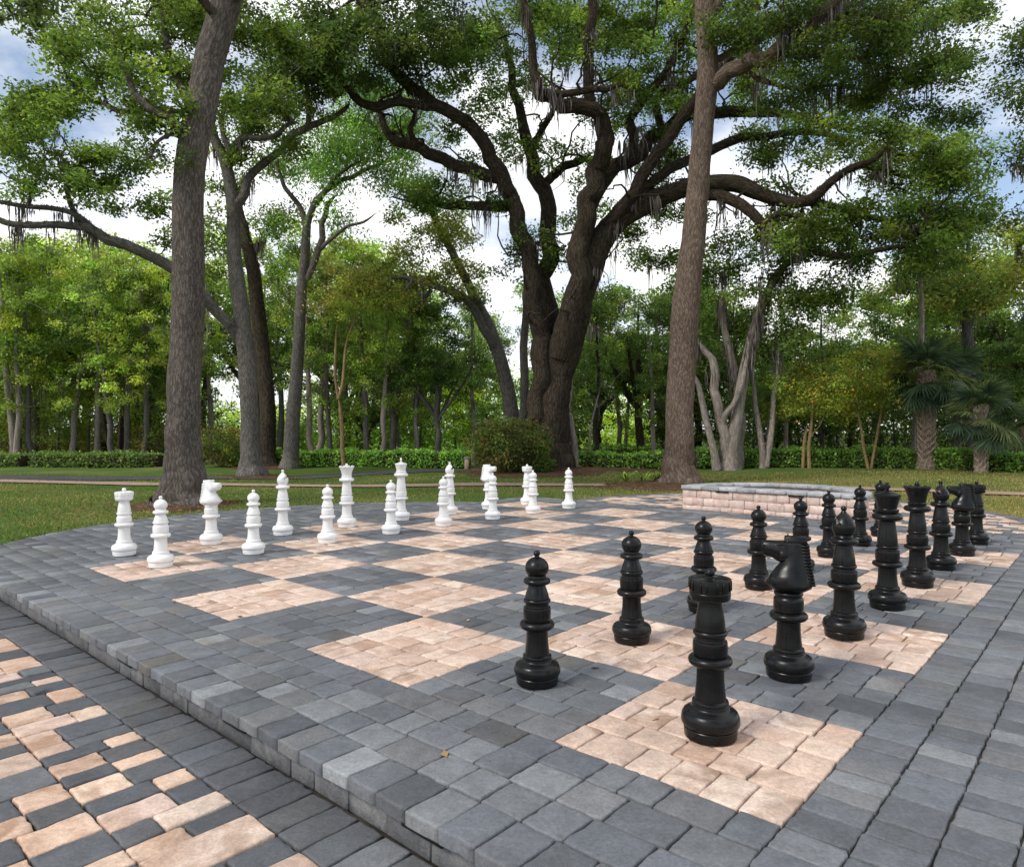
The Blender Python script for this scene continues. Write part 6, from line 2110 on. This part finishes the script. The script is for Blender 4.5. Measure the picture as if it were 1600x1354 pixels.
def pole_tree():
    D = 29.6
    b = base_of(1196, D)
    t = thing('vee_trunk_tree', 'pale slim tree forking at the ground, right of the many stemmed pale tree', 'tree', b)
    T = Tree()
    T.limb(trunk_rows([(1195, 738, D, 16), (1194, 715, D, 12), (1189, 680, D, 9), (1182, 640, D, 8), (1177, 600, D, 6), (1172, 560, D, 4)], 1195, D), 10, .03)
    T.limb(plimb([(1196, 730, D, 12), (1201, 700, D, 10), (1206, 660, D, 9), (1211, 620, D, 8), (1214, 580, D, 7), (1214, 540, D, 5), (1210, 510, D, 3)]), 10, .03)
    P = np.concatenate([blob(1205, 520, 36, 30, 20, D + .6, 1), blob(1170, 560, 25, 22, 10, D + .8, .8), blob(1235, 545, 26, 20, 10, D + .6, .8)])
    T.grow(P, .4, .14)
    finish_tree(T, t, b, [(P, 80, .30, .155, LIVE * 1.1, {})], M_BARK_PALE, 100, (.3, 1), maxr=.05, tip=.007)
    D = 28.8
    b = base_of(1436, D)
    t = thing('bare_trunk_tree', 'bare pale grey trunk standing against the left side of the tallest palm', 'tree', b)
    T = Tree()
    T.limb(trunk_rows([(1434, 735, D, 16), (1434, 715, D, 11), (1434, 660, D, 10), (1436, 600, D, 9), (1438, 520, D, 8), (1440, 440, D, 6), (1440, 400, D, 4)], 1434, D), 10, .03)
    P = np.concatenate([blob(1440, 430, 40, 40, 26, D, 1.2), blob(1460, 380, 40, 30, 16, D, 1)])
    T.grow(P, .4, .14)
    finish_tree(T, t, b, [(P, 80, .38, .16, LIVE, {})], M_BARK_PALE, 0, maxr=.05, tip=.007)
    # thin tan poles with a fork, left of the white queen's line
    D = 32.8
    b = base_of(536, D)
    t = thing('tan_stem_tree', 'thin tan stemmed small tree forking high, behind the white queen', 'tree', b)
    T = Tree()
    T.limb(trunk_rows([(538, 728, D, 8), (535, 690, D, 7), (532, 650, D, 6.5), (529, 620, D, 6)], 538, D), 8, .03)
    T.limb(plimb([(529, 622, D, 5), (524, 590, D, 4.5), (525, 540, D, 4), (527, 500, D, 3)]), 7, .02)
    T.limb(plimb([(529, 622, D, 5), (536, 590, D, 4.5), (540, 540, D, 4), (552, 505, D, 3.5), (566, 478, D, 2.5)]), 7, .02)
    P = np.concatenate([blob(540, 455, 45, 30, 20, D, 1), blob(590, 465, 30, 20, 8, D, .8), blob(515, 470, 25, 25, 8, D, .8)])
    T.grow(P, .4, .12)
    finish_tree(T, t, b, [(P, 60, .36, .13, OLIVE * 1.25, {'wid': .18})], M_BARK_TAN, 0, maxr=.03, tip=.005)
    # leaning pale pole right of the giant oak
    D = 30.0
    b = base_of(902, D)
    t = thing('leaning_pole_tree', 'pale bare trunk leaning left, right of the giant oak base', 'tree', b)
    T = Tree()
    T.limb(trunk_rows([(904, 735, D, 22), (902, 722, D, 13), (897, 690, D, 11), (890, 655, D, 10), (884, 640, D, 9), (880, 600, D, 6)], 904, D), 9, .03)
    T.limb(plimb([(886, 645, D, 8), (893, 600, D, 7), (897, 550, D, 6), (905, 510, D, 5), (915, 480, D, 4)]), 8, .03)
    P = blob(915, 470, 35, 30, 20, D + 1, 1.2)
    T.grow(P, .4, .14)
    finish_tree(T, t, b, [(P, 70, .36, .15, LIVE, {})], M_BARK_PALE, 0, maxr=.04, tip=.006)
    D = 31.5
    b = base_of(922, D)
    t = thing('bare_sapling', 'thin bare white stemmed sapling with leafless twigs, right of the giant oak', 'tree', b)
    T = Tree()
    T.limb(trunk_rows([(920, 735, D, 4), (921, 690, D, 3.5), (925, 660, D, 3), (932, 630, D, 2.5), (938, 605, D, 2)], 920, D), 6, .02)
    T.grow(np.concatenate([blob(925, 625, 22, 18, 9, D, .4), blob(950, 622, 20, 12, 8, D, .4), blob(940, 600, 14, 12, 6, D, .4)]), .25, .12)
    tb = MB(); T.mesh(tb, 1, .008, .03); o = tb.build('trunk', M_BARK_PALE, None, loc=b); o.parent = t; o.location = (0, 0, 0)


pole_tree()


# ------------------------------------------------------------------ small built things beyond the lawn
def pillar():
    b = base_of(729, 31.2)
    t = thing('stone_pillar', 'small pale stone pillar at the end of the bright green hedge', 'pillar', b)
    mb = MB(); rounded_block(mb, (0, 0, .22), (.095, .095, .25), np.eye(3), .01, rng, .003); mb.build('shaft', M_PILLAR, t, smooth=False)
    mb = MB(); rounded_block(mb, (0, 0, .50), (.12, .12, .035), np.eye(3), .012, rng, .003); mb.build('cap', M_ROOF, t, smooth=False)


def house():
    D = 52.0
    z0 = float(zforest(np.array(D)))
    x0 = (884 - 800) / FPX * D
    t = thing('house', 'small peach house with a grey gabled roof glimpsed through the trees', 'house', (x0, D, z0))
    hw, dp, he, hr = 2.0, 2.6, 1.45 + -.0, .95
    V = [[-hw, -dp, 0], [hw, -dp, 0], [hw, -dp, he], [0, -dp, he + hr], [-hw, -dp, he], [-hw, dp, 0], [hw, dp, 0], [hw, dp, he], [0, dp, he + hr], [-hw, dp, he]]
    build('wall', V, [[[0, 1, 2, 3, 4], [9, 8, 7, 6, 5]], [[1, 6, 7, 2], [5, 0, 4, 9]]], M_STUCCO, t, smooth=False)
    mb = MB()
    for s in (-1, 1):
        a = math.atan2(hr, hw)
        R = np.array([[math.cos(a), 0, -s * -math.sin(a)], [0, 1, 0], [s * -math.sin(a), 0, math.cos(a)]])
        L = math.hypot(hw, hr) / 2 + .16
        c = np.array([s * (hw / 2 + .12), 0, he + hr / 2 - .03])
        mb.box(c, (L, dp + .25, .05), R)
    mb.build('roof', M_ROOF, t, smooth=False)
    mb = MB(); mb.box((0, -dp - .02, .85), (.5, .05, .5)); f = mb.build('window', M_CANVAS, t, smooth=False)
    mb = MB(); mb.box((0, -dp - .08, .85), (.43, .012, .43)); mb.build('pane', M_GLASS, f, smooth=False)


def canopy():
    D = 47.0
    z0 = float(zforest(np.array(D)))
    t = thing('parked_car', 'white car glimpsed over the bright hedge behind the white king', 'car', ((614 - 800) / FPX * D, D, z0))
    # side profile lofted across the width
    prof = [(-2.1, .35), (-2.15, .75), (-1.9, .95), (-1.25, 1.0), (-.75, 1.42), (.55, 1.46), (1.15, 1.02), (1.95, .88), (2.12, .6), (2.1, .35)]
    mb = MB()
    V, n = [], len(prof)
    for y, k in ((-.85, .94), (-.78, 1.0), (.78, 1.0), (.85, .94)):
        V += [[x * (1 if k == 1 else .985), y * (1 if z < 1.05 else .84), .35 + (z - .35) * k] for x, z in prof]
    i = np.arange(n); j = (i + 1) % n
    q = np.concatenate([np.stack([r * n + i, r * n + j, (r + 1) * n + j, (r + 1) * n + i], 1) for r in range(3)])
    mb.add(V, [q, np.array([i[::-1], i + 3 * n])])
    mb.build('body', M_CANVAS, t, sharp=35)
    mb = MB(); mb.box((-.1, 0, 1.2), (.68, .735, .13)); mb.build('window', M_GLASS, t, smooth=False)
    for x in (-1.3, 1.3):
        for y in (-.8, .8):
            a = np.linspace(0, 6.283, 20, endpoint=False)
            V = np.concatenate([np.stack([x + .32 * np.cos(a), np.full(20, y + dy), .32 + .32 * np.sin(a)], 1) for dy in (-.1, .1)])
            i = np.arange(20); j = (i + 1) % 20
            build('wheel', V, [np.stack([i, j, j + 20, i + 20], 1), np.array([i[::-1], i + 20])], M_LAMP, t, sharp=40)


pillar(); house(); canopy()


# ------------------------------------------------------------------ grass blades and fallen leaves
def in_terrace(P):
    A = hull([np.array(q) for q in np.concatenate([catmull(WARC, 4), np.c_[catmull(WARC, 4)[:, 0], 8 - catmull(WARC, 4)[:, 1]], [(8.8, 8.7), (8.8, -.8)]])])
    c = P[:, :2]
    ru = (SY * c[:, 0] + CY * c[:, 1]) / S + CU
    rv = (-CY * c[:, 0] + SY * c[:, 1]) / S + CV
    ins = np.ones(len(P), bool)
    n = len(A)
    for i in range(n):
        a, b = A[i], A[(i + 1) % n]
        ins &= ((b[0] - a[0]) * (rv - a[1]) - (b[1] - a[1]) * (ru - a[0])) > -0.01
    # the lawn really curves in beside the far corner of the border
    far = (rv > 8.62) & (ru > 7.16)
    return (ins & ~far) | (((ru - 9.0) ** 2 + (rv - 3.6) ** 2) < 3.80 ** 2) | ((ru < -.7) & (rv < 8.3)), ru, rv


def path_d(P):
    c = catmull(PATH, 10)
    return np.min(np.hypot(P[:, 0][:, None] - c[:, 0], P[:, 1][:, None] - c[:, 1]), axis=1)


def grass():
    n = 150000
    D = 7.5 + 19.5 * rng.uniform(0, 1, n) ** 1.15
    px = rng.uniform(-120, 1720, n)
    P = np.stack([(px - 800) / FPX * D, D, 0 * D], 1)
    ins, _, _ = in_terrace(P)
    P = P[~ins & (path_d(P) > .62)]
    P[:, 2] = zlawn(P) - .014
    n = len(P)
    a = rng.uniform(0, 6.28, n)
    h = rng.uniform(.025, .065, n); w = rng.uniform(.006, .016, n)
    s = np.stack([np.cos(a), np.sin(a), 0 * a], 1) * w[:, None]
    tip = rng.normal(0, .022, (n, 3)); tip[:, 2] = h
    V = np.stack([P - s, P + s, P + tip], 1).reshape(-1, 3)
    yellow_mix = np.clip(.40 + .5 * np.sin(P[:, 0] * .8 + 1.3) * np.cos(P[:, 1] * .9) + rng.normal(0, .35, n) + np.clip((P[:, 0] - 1) / 10, -.35, .7), 0, 1)[:, None]  # patchy blend of green and yellow blades, yellower towards the right
    col = (np.array([.038, .072, .015]) * (1 - yellow_mix) + np.array([.15, .14, .05]) * yellow_mix) * rng.lognormal(0, .25, n)[:, None]
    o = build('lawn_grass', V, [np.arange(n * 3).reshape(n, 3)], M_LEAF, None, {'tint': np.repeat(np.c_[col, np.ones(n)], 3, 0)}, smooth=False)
    o['kind'] = 'stuff'


def litter():
    out = []
    for cx, cy, r, n in ((base_of(285, 15.9)[0], 15.6, 2.4, 900), (base_of(1062, 21.6)[0] - .9, 21.0, 2.0, 1500), (base_of(392, 26.3)[0], 26, 2.4, 500), (base_of(858, 29)[0], 28, 4.5, 500)):
        a, q = rng.uniform(0, 6.28, n), r * rng.uniform(0, 1, n) ** .7
        out.append(np.stack([cx + q * np.cos(a), cy + q * np.sin(a), np.full(n, .075) * np.clip(1 - q / r, 0, 1) + .012], 1))
    n = 5000
    D = 8 + 20 * rng.uniform(0, 1, n); px = rng.uniform(-100, 1700, n)
    P = np.stack([(px - 800) / FPX * D, D, 0 * D + .02], 1)
    ins, _, _ = in_terrace(P)
    out.append(P[~ins])
    n = 45
    D = 3.5 + 13 * rng.uniform(0, 1, n); px = rng.uniform(0, 1600, n)
    Q = np.stack([(px - 800) / FPX * D, D, 0 * D + .004], 1)
    Q = Q[in_terrace(Q)[0]]
    Q = Q[in_terrace(Q)[1] > -.7]
    out.append(Q)
    C = np.concatenate(out)
    pal = np.array([[.20, .13, .05], [.13, .07, .03], [.26, .20, .08], [.09, .05, .025], [.22, .11, .04]])
    V, q, t = leaf_arrays(C, .004, .07, pal, wid=.3, droop=0, fold=.08)
    V = V.reshape(-1, 4, 3)
    V[:, :, 2] = C[:, 2][:, None] + (V[:, :, 2] - C[:, 2][:, None]) * .25 + zlawn(C)[:, None] + .012
    o = build('fallen_leaves', V.reshape(-1, 3), [q], M_LEAF_DRY, None, {'tint': t}, smooth=False)
    o['kind'] = 'stuff'


grass(); litter()
bpy.context.view_layer.update()
